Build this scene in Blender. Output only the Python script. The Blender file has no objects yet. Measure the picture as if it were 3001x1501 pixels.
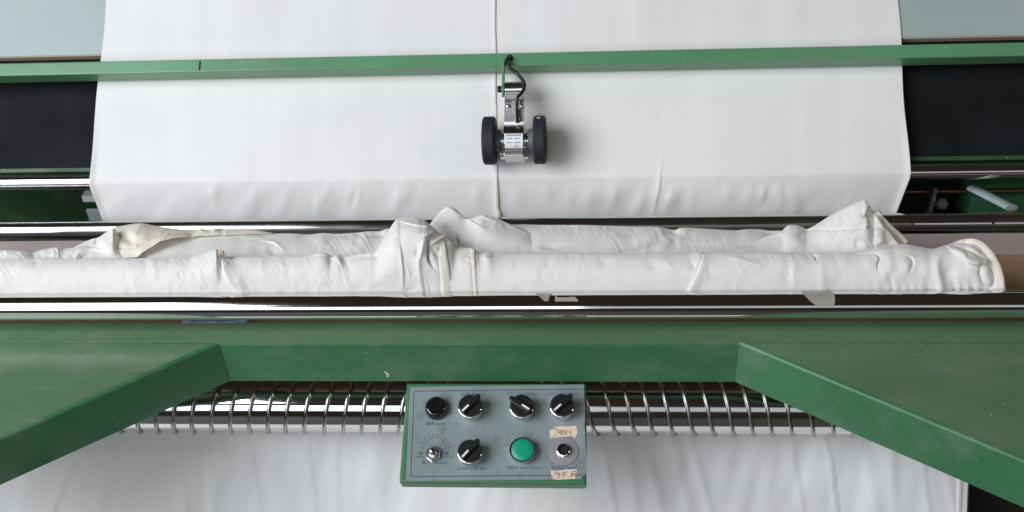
import bpy, bmesh, math, random
import numpy as np
from math import sin, cos, pi, radians, atan2
from mathutils import Vector, Matrix
S = bpy.context.scene
C = S.collection
random.seed(4)
rng = np.random.default_rng(11)

# ------------------------------------------------------------------ camera
F = 3300.0; CX = 1500.5; CY = 750.5          # focal length and centre of the 3001 x 1501 picture
pitch = radians(40)
ex = np.array([43000, 296, 3300.]); ex /= np.linalg.norm(ex)
_z = np.array([0, cos(pitch), sin(pitch)]); ez = _z - ex*(ex@_z); ez /= np.linalg.norm(ez)
ey = np.cross(ez, ex)
RM = np.vstack([ex, ey, ez]); CAM = np.array([0, 0, 1.8])
cam_d = bpy.data.cameras.new('camera'); cam = bpy.data.objects.new('camera', cam_d); C.objects.link(cam)
mw = Matrix([[*RM[i], CAM[i]] for i in range(3)] + [[0, 0, 0, 1]])
cam.matrix_world = mw
cam_d.sensor_width = 36; cam_d.lens = 36*F/3001; cam_d.clip_end = 60; cam_d.clip_start = .05
cam_d.dof.use_dof = True; cam_d.dof.focus_distance = 1.62; cam_d.dof.aperture_fstop = 5.0
S.camera = cam

# ------------------------------------------------------------------ world, lamps, exposure
W = bpy.data.worlds.new('World'); S.world = W; W.use_nodes = True
bg = W.node_tree.nodes['Background']; bg.inputs[0].default_value = (1.0, .76, .62, 1); bg.inputs[1].default_value = .024
S.view_settings.view_transform = 'Standard'; S.view_settings.look = 'None'
S.view_settings.exposure = 0; S.view_settings.gamma = 1
S.cycles.max_bounces = 8; S.cycles.diffuse_bounces = 4; S.cycles.glossy_bounces = 5

def area(name, loc, target, sx, sy, power, col):
    l = bpy.data.lights.new(name, 'AREA'); l.shape = 'RECTANGLE'; l.size = sx; l.size_y = sy
    l.energy = power; l.color = col
    o = bpy.data.objects.new(name, l); C.objects.link(o); o.location = loc
    d = (Vector(target) - Vector(loc)).normalized()
    o.rotation_euler = d.to_track_quat('-Z', 'Z').to_euler()
    return o
# window row behind the photographer (bright on the left, dimmer to the right), a high lamp far right
area('window_light', (-2.5, -3.0, 2.72), (-2.5, 1.3, .75), 4.8, 1.8, 76, (.87, .925, 1.0))
area('window_light', (1.8, -3.0, 2.72), (1.8, 1.3, .75), 3.7, 1.4, 9, (.86, .92, 1.0))
area('side_window_light', (-3.1, -.55, 3.5), (0, 1.5, .7), 3.0, 2.6, 226, (.885, .93, 1.0))
area('ceiling_lamp_light', (2.9, .3, 2.6), (-.1, 1.5, .75), .2, .2, 12, (1.0, .84, .66))

# ------------------------------------------------------------------ geometry helpers
def ray(px, v): return RM@np.array([(px-CX)/F, -(v-CY)/F, -1.])
def atD(px, v, d): return CAM + ray(px, v)*d
def atZ(px, v, Z): r = ray(px, v); return CAM + r*((Z-CAM[2])/r[2])
def atY(px, v, Y): r = ray(px, v); return CAM + r*(Y/r[1])
def atP(px, v, p0, n): r = ray(px, v); return CAM + r*(np.dot(np.asarray(p0)-CAM, n)/np.dot(r, n))
def atYs(px, v, Y):
    px = np.asarray(px, float); v = np.asarray(v, float)
    q = np.stack([(px-CX)/F, -(v-CY)/F, -np.ones_like(px)], -1)@RM.T
    return CAM + q*(Y/q[..., 1])[..., None]
def projs(P):
    c = (P-CAM)@RM
    return CX + F*c[..., 0]/-c[..., 2], CY - F*c[..., 1]/-c[..., 2]

def link(name, me, mat=None, parent=None, smooth=False):
    o = bpy.data.objects.new(name, me); C.objects.link(o)
    if mat is not None and not me.materials: me.materials.append(mat)
    if parent: o.parent = parent
    if smooth:
        me.polygons.foreach_set('use_smooth', [True]*len(me.polygons))
    return o
def tag(o, label, cat=None, group=None, kind=None):
    if label: o['label'] = label
    if cat: o['category'] = cat
    if group: o['group'] = group
    if kind: o['kind'] = kind
    return o
def empty(name, loc=(0, 0, 0), mat=None):
    o = bpy.data.objects.new(name, None); C.objects.link(o); o.empty_display_size = .05
    if mat is not None: o.matrix_world = mat
    else: o.location = loc
    return o
def from_py(name, vs, fs, mat, parent=None, smooth=False):
    me = bpy.data.meshes.new(name); me.from_pydata([tuple(map(float, v)) for v in vs], [], fs); me.update()
    return link(name, me, mat, parent, smooth)
def bm_obj(name, bm, mat, parent=None, smooth=False, bevel=0, seg=2, autos=None):
    me = bpy.data.meshes.new(name); bmesh.ops.recalc_face_normals(bm, faces=bm.faces[:]); bm.to_mesh(me); bm.free()
    o = link(name, me, mat, parent, smooth)
    if autos is not None:
        o.data.polygons.foreach_set('use_smooth', [True]*len(me.polygons))
        me.set_sharp_from_angle(angle=radians(autos))
    if bevel:
        m = o.modifiers.new('bevel', 'BEVEL'); m.width = bevel; m.segments = seg; m.limit_method = 'ANGLE'; m.angle_limit = radians(40)
    return o
def box(bm, lo, hi, mtx=None):
    r = bmesh.ops.create_cube(bm, size=1)
    lo = Vector(lo); hi = Vector(hi)
    for v in r['verts']:
        v.co = Vector([(lo[i]+hi[i])/2 + v.co[i]*(hi[i]-lo[i]) for i in range(3)])
        if mtx: v.co = mtx@v.co
    return r['verts']
def prism(bm, pts, axis_fn0, axis_fn1):
    """closed polygon pts extruded between two mappings"""
    a = [bm.verts.new(axis_fn0(*p)) for p in pts]; b = [bm.verts.new(axis_fn1(*p)) for p in pts]
    n = len(pts)
    bm.faces.new(a); bm.faces.new(b[::-1])
    for i in range(n): bm.faces.new([a[i], b[i], b[(i+1) % n], a[(i+1) % n]])
def lathe(bm, prof, seg=48, mod=None, mtx=None, cap=True):
    """prof: (r, z) list; axis z"""
    rings = []
    for (r, z) in prof:
        ring = []
        for k in range(seg):
            a = 2*pi*k/seg
            rr = r*(mod(a, z) if mod else 1)
            co = Vector((rr*cos(a), rr*sin(a), z))
            ring.append(bm.verts.new(mtx@co if mtx else co))
        rings.append(ring)
    for i in range(len(rings)-1):
        for k in range(seg):
            bm.faces.new([rings[i][k], rings[i][(k+1) % seg], rings[i+1][(k+1) % seg], rings[i+1][k]])
    if cap:
        bm.faces.new(rings[0][::-1]); bm.faces.new(rings[-1])
XA = Matrix(((0, 0, 1, 0), (1, 0, 0, 0), (0, 1, 0, 0), (0, 0, 0, 1)))     # lathe axis -> world X
def xcyl(bm, x0, x1, y, z, r, seg=48, ch=.0):
    pr = [(r, x0), (r, x1)] if not ch else [(r-ch, x0), (r, x0+ch), (r, x1-ch), (r-ch, x1)]
    lathe(bm, pr, seg, mtx=Matrix.Translation((0, y, z))@XA)
def tube(bm, pts, r, seg=10, cap=True, squash=None):
    pts = [Vector(p) for p in pts]; n = len(pts); rings = []
    up = Vector((.13, .31, .94)).normalized()
    for i, p in enumerate(pts):
        t = (pts[min(i+1, n-1)]-pts[max(i-1, 0)]).normalized()
        a = t.cross(up).normalized(); b = a.cross(t).normalized()
        rr = r[i] if isinstance(r, (list, tuple, np.ndarray)) else r
        s = squash or 1
        rings.append([bm.verts.new(p + a*cos(2*pi*k/seg)*rr + b*sin(2*pi*k/seg)*rr*s) for k in range(seg)])
    for i in range(n-1):
        for k in range(seg):
            bm.faces.new([rings[i][k], rings[i][(k+1) % seg], rings[i+1][(k+1) % seg], rings[i+1][k]])
    if cap: bm.faces.new(rings[0][::-1]); bm.faces.new(rings[-1])
def catmull(P, n=8):
    P = [np.asarray(p, float) for p in P]; Q = [P[0]*2-P[1]] + P + [P[-1]*2-P[-2]]; out = []
    for i in range(1, len(Q)-2):
        for k in range(n):
            t = k/n; a, b, c, d = Q[i-1:i+3]
            out.append(.5*((2*b)+(-a+c)*t+(2*a-5*b+4*c-d)*t*t+(-a+3*b-3*c+d)*t**3))
    out.append(P[-1]); return out
def grid_mesh(name, P, mat, parent=None):
    nx, ns = P.shape[:2]
    me = bpy.data.meshes.new(name)
    idx = np.arange(nx*ns).reshape(nx, ns)
    q = np.stack([idx[:-1, :-1], idx[1:, :-1], idx[1:, 1:], idx[:-1, 1:]], -1).reshape(-1, 4)
    me.vertices.add(nx*ns); me.vertices.foreach_set('co', P.reshape(-1).astype(np.float32))
    me.loops.add(q.size); me.loops.foreach_set('vertex_index', q.reshape(-1).astype(np.int32))
    me.polygons.add(len(q)); me.polygons.foreach_set('loop_start', np.arange(0, q.size, 4, dtype=np.int32))
    me.polygons.foreach_set('use_smooth', np.ones(len(q), bool))
    me.update(calc_edges=True); me.validate()
    return link(name, me, mat, parent)
def vnoise(x, y, seed):
    """smooth value noise, numpy"""
    r = np.random.default_rng(seed); T = r.uniform(-1, 1, (256, 256))
    xi = np.floor(x).astype(int); yi = np.floor(y).astype(int); fx = x-xi; fy = y-yi
    u = fx*fx*fx*(fx*(fx*6-15)+10); w = fy*fy*fy*(fy*(fy*6-15)+10)
    g = lambda a, b: T[a % 256, b % 256]
    return (g(xi, yi)*(1-u)+g(xi+1, yi)*u)*(1-w) + (g(xi, yi+1)*(1-u)+g(xi+1, yi+1)*u)*w
def features(PX, PV, feats):
    D = np.zeros_like(PX)
    for pts, w, amp, mode in feats:
        pts = np.array(catmull(pts, 6)) if len(pts) > 2 else np.array(pts, float)
        n = len(pts)
        am = np.interp(np.linspace(0, 1, n), np.linspace(0, 1, len(amp)), amp) if hasattr(amp, '__len__') else np.full(n, amp)
        x0, x1 = pts[:, 0].min()-4*w, pts[:, 0].max()+4*w; y0, y1 = pts[:, 1].min()-4*w, pts[:, 1].max()+4*w
        m = (PX > x0) & (PX < x1) & (PV > y0) & (PV < y1)
        if not m.any(): continue
        x = PX[m]; y = PV[m]; best = np.full(x.shape, 1e9); sd = np.zeros_like(x); av = np.zeros_like(x)
        for i in range(n-1):
            a = pts[i]; b = pts[i+1]; d = b-a; L2 = d@d+1e-9
            t = np.clip(((x-a[0])*d[0]+(y-a[1])*d[1])/L2, 0, 1)
            qx = x-(a[0]+t*d[0]); qy = y-(a[1]+t*d[1]); dd = qx*qx+qy*qy
            k = dd < best
            best = np.where(k, dd, best); sd = np.where(k, np.sign(d[0]*qy-d[1]*qx), sd)
            av = np.where(k, am[i]*(1-t)+am[i+1]*t, av)
        dist = np.sqrt(best)
        e_ = .35*w; cusp = np.exp(-(np.sqrt(dist**2+e_**2)-e_)/(.72*w)) if w <= 13 else np.exp(-(dist/w)**2)
        if mode == 'r': h = cusp
        elif mode == 'R': h = np.where(sd < 0, cusp, np.exp(-(dist/(w*.16))**2))   # steep on + side
        else: h = np.where(sd > 0, cusp, np.exp(-(dist/(w*.16))**2))
        D[m] += av*h
    return D
def grid_normals(P):
    a = np.gradient(P, axis=0); b = np.gradient(P, axis=1); n = np.cross(a, b)
    n /= np.linalg.norm(n, axis=-1, keepdims=True)+1e-12
    s = np.sign(np.sum(n*(CAM-P), -1, keepdims=True)); return n*np.where(s == 0, 1, s)

# ------------------------------------------------------------------ materials
def mat(name, base, rough=.5, metal=0., spec=.5, coat=0.):
    m = bpy.data.materials.new(name); m.use_nodes = True
    b = m.node_tree.nodes['Principled BSDF']
    b.inputs['Base Color'].default_value = (*base, 1); b.inputs['Roughness'].default_value = rough
    b.inputs['Metallic'].default_value = metal; b.inputs['Specular IOR Level'].default_value = spec
    b.inputs['Coat Weight'].default_value = coat
    return m
def nodes(m): return m.node_tree.nodes, m.node_tree.links, m.node_tree.nodes['Principled BSDF']
def noise(m, scale, detail=4, stretch=(1, 1, 1), rough=.55, coord='Object'):
    N, L, b = nodes(m)
    tc = N.new('ShaderNodeTexCoord'); mp = N.new('ShaderNodeMapping'); nz = N.new('ShaderNodeTexNoise')
    mp.inputs['Scale'].default_value = stretch; nz.inputs['Scale'].default_value = scale; nz.inputs['Detail'].default_value = detail
    nz.inputs['Roughness'].default_value = rough
    L.new(tc.outputs[coord], mp.inputs[0]); L.new(mp.outputs[0], nz.inputs['Vector']); return nz
def ramp(m, src, stops):
    N, L, b = nodes(m); r = N.new('ShaderNodeValToRGB'); L.new(src, r.inputs[0])
    e = r.color_ramp.elements
    while len(e) < len(stops): e.new(.5)
    for el, (p, c) in zip(e, stops): el.position = p; el.color = (*c, 1) if len(c) == 3 else c
    return r
def mixc(m, fac, a, b_):
    N, L, _ = nodes(m); x = N.new('ShaderNodeMix'); x.data_type = 'RGBA'
    for sock, v in ((x.inputs['Factor'], fac), (x.inputs['A'], a), (x.inputs['B'], b_)):
        if hasattr(v, 'is_linked') or hasattr(v, 'links'): L.new(v, sock)
        else: sock.default_value = v if not isinstance(v, tuple) else (*v, 1)
    return x.outputs['Result']
def bump(m, src, dist, strength=1.0, chain=None):
    N, L, b = nodes(m); u = N.new('ShaderNodeBump'); u.inputs['Distance'].default_value = dist; u.inputs['Strength'].default_value = strength
    L.new(src, u.inputs['Height'])
    if chain: L.new(chain, u.inputs['Normal'])
    L.new(u.outputs[0], b.inputs['Normal']); return u.outputs[0]
def m_cloth(name, base, dirty, thin=0.):
    m = mat(name, base, .88, spec=.18); N, L, b = nodes(m)
    n1 = noise(m, 5, 5, (1, 1, 1)); n2 = noise(m, 160, 3, (1, 1, 1)); n3 = noise(m, 90, 2, (6, 1, 1))
    r = ramp(m, n1.outputs['Fac'], [(.30, tuple(dirty)), (.62, tuple(base))])
    spots = noise(m, 150, 1); rs = ramp(m, spots.outputs['Fac'], [(.875, (0, 0, 0)), (.885, (1, 1, 1))])
    st = noise(m, 3, 4, (26, .5, .5)); rst = ramp(m, st.outputs['Fac'], [(.35, (.98, .981, .983)), (.6, (1, 1, 1))])
    mul = N.new('ShaderNodeMix'); mul.data_type = 'RGBA'; mul.blend_type = 'MULTIPLY'; mul.inputs['Factor'].default_value = 1
    L.new(r.outputs[0], mul.inputs['A']); L.new(rst.outputs[0], mul.inputs['B'])
    L.new(mixc(m, rs.outputs[0], mul.outputs['Result'], tuple(x*.72 for x in base)), b.inputs['Base Color'])
    u = bump(m, n2.outputs['Fac'], .0006, .35); bump(m, n3.outputs['Fac'], .0010, .30, u)
    b.inputs['Sheen Weight'].default_value = .15
    if thin:
        tr_ = N.new('ShaderNodeBsdfTranslucent'); tr_.inputs['Color'].default_value = (.86, .80, .68, 1); mx = N.new('ShaderNodeMixShader'); mx.inputs[0].default_value = thin
        out = N['Material Output']; L.new(b.outputs[0], mx.inputs[1]); L.new(tr_.outputs[0], mx.inputs[2]); L.new(mx.outputs[0], out.inputs['Surface'])
    return m
CLOTH = m_cloth('white_cotton', (.80, .79, .77), (.755, .74, .72))
PILE = m_cloth('off_white_cotton', (.83, .81, .77), (.80, .775, .73), .08)
CREAM_BOUNCE = m_cloth('cream_bounce_cotton', (.84, .785, .675), (.80, .735, .60), .14)  # cream seam and tuft; on the turned-back fold the cream stands for bounced light
HEM = m_cloth('cream_hem_cotton', (.84, .785, .68), (.80, .74, .62), .08)
def m_green(name, base, rough=.38, dull=.0):
    m = mat(name, base, rough, spec=.5); N, L, b = nodes(m)
    n1 = noise(m, 3.2, 6, (1, 2.2, 1)); n2 = noise(m, 38, 5)
    c1 = ramp(m, n1.outputs['Fac'], [(.28, tuple(x*.86 for x in base)), (.72, tuple(x*1.12+dull for x in base))])
    sc = noise(m, 130, 2); rs = ramp(m, sc.outputs['Fac'], [(.735, (0, 0, 0)), (.76, (1, 1, 1))])
    sm = noise(m, 7, 7, (.6, 1.6, 1), .72); rsm = ramp(m, sm.outputs['Fac'], [(.50, (0, 0, 0)), (.72, (.50, .50, .50))])
    scr = noise(m, 18, 3, (.5, 9, 9), .6); rsc = ramp(m, scr.outputs['Fac'], [(.66, (0, 0, 0)), (.70, (.40, .40, .40))])
    c2 = mixc(m, rsm.outputs[0], c1.outputs[0], (.20, .24, .19)); c3 = mixc(m, rsc.outputs[0], c2, tuple(x*1.5+.03 for x in base))
    L.new(mixc(m, rs.outputs[0], c3, (.30, .36, .30)), b.inputs['Base Color'])
    rr = N.new('ShaderNodeMapRange'); rr.inputs['To Min'].default_value = rough-.08; rr.inputs['To Max'].default_value = rough+.12
    L.new(n2.outputs['Fac'], rr.inputs['Value']); L.new(rr.outputs[0], b.inputs['Roughness'])
    bump(m, n2.outputs['Fac'], .0004, .25)
    return m
GREEN = m_green('green_enamel', (.040, .158, .068))
GREEN_TOP = m_green('worn_green_enamel_sheen', (.095, .182, .094), .26, .004)  # table top: same enamel, base greyed and lightened to stand for glossy reflections
GREEN_BEAM = m_green('light_green_enamel', (.105, .275, .140), .26)
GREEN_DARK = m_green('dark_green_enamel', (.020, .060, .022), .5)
def m_chrome(name, base, rough, streak=.35):
    m = mat(name, base, rough, 1.0); N, L, b = nodes(m)
    n = noise(m, 26, 4, (.06, 1, 1)); n2 = noise(m, 9, 6, (.5, 1, 1))
    rr = N.new('ShaderNodeMapRange'); rr.inputs['From Min'].default_value = .3; rr.inputs['From Max'].default_value = .7
    rr.inputs['To Min'].default_value = rough*.6; rr.inputs['To Max'].default_value = rough*1.7
    L.new(n2.outputs['Fac'], rr.inputs['Value']); L.new(rr.outputs[0], b.inputs['Roughness'])
    bump(m, n.outputs['Fac'], .0005, streak*.3)
    return m
CHROME = m_chrome('polished_chrome', (.76, .75, .735), .065, .12)
CHROME_WORN = m_chrome('worn_steel', (.66, .65, .63), .14, .25)
STEEL = m_chrome('bright_steel', (.72, .71, .70), .24)
BRUSHED = m_chrome('brushed_steel', (.80, .80, .82), .42)
ZINC = mat('dull_zinc', (.42, .40, .405), .42, .55)
WIRE = m_chrome('steel_wire', (.40, .39, .38), .24)
BLACKB = mat('black_board', (.008, .009, .011), .7, spec=.12)
_sp = noise(BLACKB, 170, 1); bump(BLACKB, _sp.outputs['Fac'], .0004, .4)
_n = noise(BLACKB, 9, 6); _r = ramp(BLACKB, _n.outputs['Fac'], [(.3, (.005, .0058, .007)), (.75, (.011, .012, .0145))])
nodes(BLACKB)[1].new(_r.outputs[0], nodes(BLACKB)[2].inputs['Base Color'])
GREYB = mat('grey_painted_board', (.34, .41, .40), .35)
_n = noise(GREYB, 5, 6, (.4, 1, 1)); _r = ramp(GREYB, _n.outputs['Fac'], [(.3, (.335, .40, .385)), (.7, (.40, .47, .45))])
nodes(GREYB)[1].new(_r.outputs[0], nodes(GREYB)[2].inputs['Base Color'])
def m_wood(name, a, b2, st=(.12, 6, 6)):
    m = mat(name, a, .6, spec=.3); n = noise(m, 14, 6, st); r = ramp(m, n.outputs['Fac'], [(.3, a), (.7, b2)])
    nodes(m)[1].new(r.outputs[0], nodes(m)[2].inputs['Base Color']); bump(m, n.outputs['Fac'], .0006, .4); return m
PLY = m_wood('raw_plywood_edge', (.46, .33, .22), (.64, .49, .36))
MAUVE = m_wood('pinkish_trough_board', (.36, .30, .29), (.45, .385, .37), (.5, 1, 1))
TAN = m_wood('tan_board', (.30, .19, .11), (.40, .27, .17), (.3, 4, 4))
PLYE = m_wood('cut_plywood_edge', (.62, .48, .34), (.80, .66, .50))
COPPER = mat('copper_rod', (.55, .30, .18), .3, 1.0)
BLACKP = mat('black_plastic', (.012, .012, .013), .32)
_n = noise(BLACKP, 120, 3); bump(BLACKP, _n.outputs['Fac'], .0003, .3)
BAKELITE = mat('glossy_black_bakelite', (.008, .007, .007), .12, coat=.4)
RUBBER = mat('black_rubber', (.020, .023, .029), .62, spec=.35)
_n = noise(RUBBER, 220, 3); bump(RUBBER, _n.outputs['Fac'], .0006, .5)
GREYP = mat('grey_plastic', (.16, .17, .18), .5)
WHITEP = mat('white_paint', (.80, .78, .74), .45)
CABLE = mat('black_cable', (.012, .011, .013), .35)
GBTN = mat('green_push_button', (.0, .30, .165), .42)
INK = mat('dark_blue_print', (.025, .050, .115), .6)
PEN = mat('dark_pencil', (.07, .06, .055), .7)
HOLE = mat('dark_hole', (.006, .006, .006), .8)
FLOOR = mat('dark_floor', (.05, .047, .043), .7)
_n = noise(FLOOR, 6, 6); bump(FLOOR, _n.outputs['Fac'], .002, .4)
PAPER = mat('brown_masking_tape', (.55, .43, .33), .75, spec=.2)
_n = noise(PAPER, 110, 5); _r = ramp(PAPER, _n.outputs['Fac'], [(.33, (.46, .33, .24)), (.52, (.74, .60, .48))])
nodes(PAPER)[1].new(_r.outputs[0], nodes(PAPER)[2].inputs['Base Color'])
LABEL = mat('white_label', (.80, .80, .80), .4)
TAPE = mat('old_clear_tape', (.50, .47, .42), .35)
_b = TAPE.node_tree.nodes['Principled BSDF']; _b.inputs['Alpha'].default_value = .5
_n = noise(TAPE, 70, 4); bump(TAPE, _n.outputs['Fac'], .002, .6)
BLUETAPE = mat('glossy_blue_grey_tape', (.20, .24, .34), .18)
_n = noise(BLUETAPE, 60, 3, (1, 6, 1)); _r = ramp(BLUETAPE, _n.outputs['Fac'], [(.35, (.05, .065, .11)), (.6, (.36, .41, .55))])
nodes(BLUETAPE)[1].new(_r.outputs[0], nodes(BLUETAPE)[2].inputs['Base Color'])
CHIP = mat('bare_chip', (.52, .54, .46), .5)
# grimy face plate of the control box
PLATE = mat('grey_blue_face_plate', (.34, .41, .43), .42)
N, L, _b = nodes(PLATE)
_n1 = noise(PLATE, 14, 6); _n2 = noise(PLATE, 32, 6, rough=.7)
_r1 = ramp(PLATE, _n1.outputs['Fac'], [(.28, (.175, .215, .215)), (.7, (.245, .295, .30))])
_r2 = ramp(PLATE, _n2.outputs['Fac'], [(.52, (0, 0, 0)), (.68, (.85, .85, .85))])
L.new(mixc(PLATE, _r2.outputs[0], _r1.outputs[0], (.15, .155, .13)), _b.inputs['Base Color'])
_rr = ramp(PLATE, _n2.outputs['Fac'], [(.3, (.35,)*3), (.8, (.62,)*3)]); L.new(_rr.outputs[0], _b.inputs['Roughness'])

# ------------------------------------------------------------------ setting
bm = bmesh.new(); box(bm, (-4, -4, -.05), (4, 5, 0)); o = bm_obj('floor', bm, FLOOR); tag(o, None, kind='structure')

# ------------------------------------------------------------------ board plane, guide roller, running cloth
A = radians(38); nB = np.array([0, -sin(A), cos(A)]); dB = np.array([0, cos(A), sin(A)])       # board normal, direction up the board
RC = atD(1500, 518, 1.885); RR = .0132
P0 = np.array([0, RC[1], RC[2]]) + nB*(RR+.0014)                                             # a point of the cloth plane
def on_board(px, v, h): return atP(px, v, P0+nB*h, nB)
bm = bmesh.new(); xcyl(bm, -1.25, 1.25, RC[1], RC[2], RR, 56, .002)
g = bm_obj('guide_roller', bm, CHROME, autos=40); g.location = (0, 0, 0)
tag(g, 'thin chrome guide roller the running white cloth bends over, below the black board', 'roller')
# boards
def slab(bm, s0, s1, h0, h1, x0=-1.3, x1=1.3):
    q = [P0+dB*s0+nB*h0, P0+dB*s1+nB*h0, P0+dB*s1+nB*h1, P0+dB*s0+nB*h1]
    prism(bm, [(p[1], p[2]) for p in q], lambda a, b: (x0, a, b), lambda a, b: (x1, a, b))
def s_of(px, v, h): return float((on_board(px, v, h)-P0)@dB)
sg = .5*(s_of(150, 161, -.002)+s_of(2800, 108, -.002))
t = empty('backing_board', tuple(P0+dB*sg))
def under(o, root):
    C_ = Matrix.Translation(-Vector(root.location)); o.data.transform(C_); o.parent = root
bm = bmesh.new(); slab(bm, sg, .75, -.0165, -.0025); o = bm_obj('painted_face', bm, GREYB, bevel=.0008); under(o, t)
bm = bmesh.new(); slab(bm, sg+.0004, .75, -.0205, -.0168); o = bm_obj('plywood_core', bm, PLY); under(o, t)
bm = bmesh.new(); slab(bm, sg-.0012, sg-.0003, -.0202, -.0045); o = bm_obj('raw_edge', bm, PLYE); under(o, t)
tag(t, 'grey painted plywood board with a raw brown edge, behind the top of the running cloth', 'board')
sb = s_of(150, 507, -.022)
bm = bmesh.new(); slab(bm, .028, sg+.06, -.034, -.022); o = bm_obj('black_panel', bm, BLACKB, bevel=.001)
tag(o, 'matte black panel seen to both sides of the running cloth under the green crossbar', 'panel')
bm = bmesh.new(); slab(bm, .020, .0276, -.034, -.020); o = bm_obj('edge_strip', bm, GREEN_DARK, bevel=.001)
tag(o, 'narrow dark green strip along the bottom of the black panel above the guide roller', 'strip')

# running cloth
Lx = (-.8665, .5020); rW = RR+.0014
nx = 620
us = np.linspace(0, 1, nx)
path = []                                            # (Y, Z, normalY, normalZ)
for s in np.linspace(.80, 0, 150): q = P0+dB*s; path.append((q[1], q[2], nB[1], nB[2]))
a0 = atan2(nB[2], nB[1])
for k in range(1, 15):
    a = a0+(pi-.22-a0)*k/15; path.append((RC[1]+rW*cos(a), RC[2]+rW*sin(a), cos(a), sin(a)))
for s in np.linspace(0, .24, 70): path.append((RC[1]-rW*cos(.22)-.224*s, RC[2]+rW*sin(.22)-s, -cos(.22), sin(.22)))
path = np.array(path)
P = np.zeros((nx, len(path), 3)); P[..., 0] = (Lx[0]+(Lx[1]-Lx[0])*us)[:, None]; P[..., 1] = path[None, :, 0]; P[..., 2] = path[None, :, 1]
neck = np.clip((RC[2]-path[:, 1])/.1, 0, 1.6)                      # drawn in a little below the roller
P[..., 0] += ((1-us)[:, None]*.0185-us[:, None]*.0200)*neck[None]
PX, PV = projs(P)
NN = np.stack([np.zeros_like(PX), np.broadcast_to(path[:, 2], PX.shape), np.broadcast_to(path[:, 3], PX.shape)], -1)
fe = [([(1452, -60), (1452, 300), (1454, 480), (1457, 545), (1461, 600), (1466, 660)], 9, [.0012, .0012, .0014, .0018, .003, .004], 'L'),
      ([(1457, -60), (1458, 480), (1461, 545), (1468, 660)], 14, [.0, .0, .0008, .003], 'r'),
      ([(1948, 420), (1940, 480), (1932, 545), (1920, 610), (1915, 650)], 8, [0, .0006, .0022, .0014, 0], 'L')]
r2 = random.Random(3)
for k in range(46):                                  # short slanting drag lines hanging below the roller bend
    x = r2.uniform(600, 2520); right = x > 1850
    sl = r2.uniform(-40, -5) if right else r2.uniform(-34, 10)
    l = r2.uniform(45, 105); v0 = 540+r2.uniform(-4, 12)
    a = r2.uniform(.0006, .0017)*(1.35 if right else .8)
    fe.append(([(x, v0-14), (x+sl*.3, v0+l*.35), (x+sl, v0+l)], r2.uniform(10, 22), [0, a, 0], 'r'))
for k in range(26):
    x = r2.uniform(400, 2550); fe.append(([(x, 200+r2.uniform(-150, 100)), (x-r2.uniform(0, 8), 470)], r2.uniform(10, 30), [0, r2.uniform(.0003, .0007), 0], 'r'))
for k in range(8):
    x = 560+k*95+r2.uniform(-20, 20); fe.append(([(x, 536), (x+r2.uniform(-10, 10), 556)], 14, [-.0006, -.0014, 0], 'r'))
D = features(PX, PV, fe)
below = np.clip((PV-545)/40, 0, 1)
D += .0006*vnoise(PX/70, PV/420, 3) + .0012*below*vnoise(PX/55+PV/90, PV/200, 5)
edge = np.minimum(us, 1-us)*1.3685
roll = np.exp(-(edge/.006)**2)[:, None]*np.clip((PV-330)/170, 0, 1)
D = D+.0030*roll+.0005
P = P+NN*D[..., None]
cen = np.sign(us-.5)[:, None]
P[..., 0] += .0015*np.sin(PV/60.)*np.exp(-(edge/.02)**2)[:, None]
running = empty('running_cloth', (float(-.18), float(RC[1]), float(RC[2])))
o = grid_mesh('cloth_web', P, CLOTH); under(o, running)
# seam: narrow folded strip on the web
def strip_on_grid(name, Pg, PXg, PVg, pts, w, h, mat_, root, n=70):
    """thin raised band following pts (px, v) on the nearest points of a cloth grid"""
    pl = np.array(catmull(pts, n//max(1, len(pts)-1)))
    flat = Pg.reshape(-1, 3); fx = PXg.reshape(-1); fv = PVg.reshape(-1)
    ctr = []
    for x, v in pl:
        i = np.argmin((fx-x)**2+(fv-v)**2); ctr.append(flat[i])
    ctr = np.array(ctr)
    for _ in range(4): ctr[1:-1] = (ctr[:-2]+ctr[1:-1]*2+ctr[2:])/4
    vs, fs = [], []
    for i, c in enumerate(ctr):
        t = ctr[min(i+1, len(ctr)-1)]-ctr[max(i-1, 0)]; t /= np.linalg.norm(t)+1e-9
        nv = CAM-c; nv /= np.linalg.norm(nv); sd = np.cross(t, nv); sd /= np.linalg.norm(sd); nv = np.cross(sd, t)
        ww = w if not hasattr(w, '__len__') else np.interp(i/(len(ctr)-1), np.linspace(0, 1, len(w)), w)
        for (a, b) in ((-1, -.002), (-.92, h*.8), (-.3, h*1.1), (.4, h*1.1), (.93, h*.8), (1, -.002)):
            vs.append(c+sd*a*ww+nv*b)
    m_ = 6
    for i in range(len(ctr)-1):
        for k in range(m_-1): fs.append((i*m_+k, i*m_+k+1, (i+1)*m_+k+1, (i+1)*m_+k))
    o = from_py(name, vs, fs, mat_, None, True); under(o, root); return o
PX, PV = projs(P)
strip_on_grid('seam', P, PX, PV, [(1450, -260), (1451, 150), (1452, 300), (1453, 420), (1455, 540), (1459, 600), (1464, 655)], [.0019, .0019, .0020, .0026, .0030], .0008, CREAM_BOUNCE, running, 120)
tag(running, 'taut white cotton cloth with one middle seam, running down over the guide roller', 'cloth')

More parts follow.
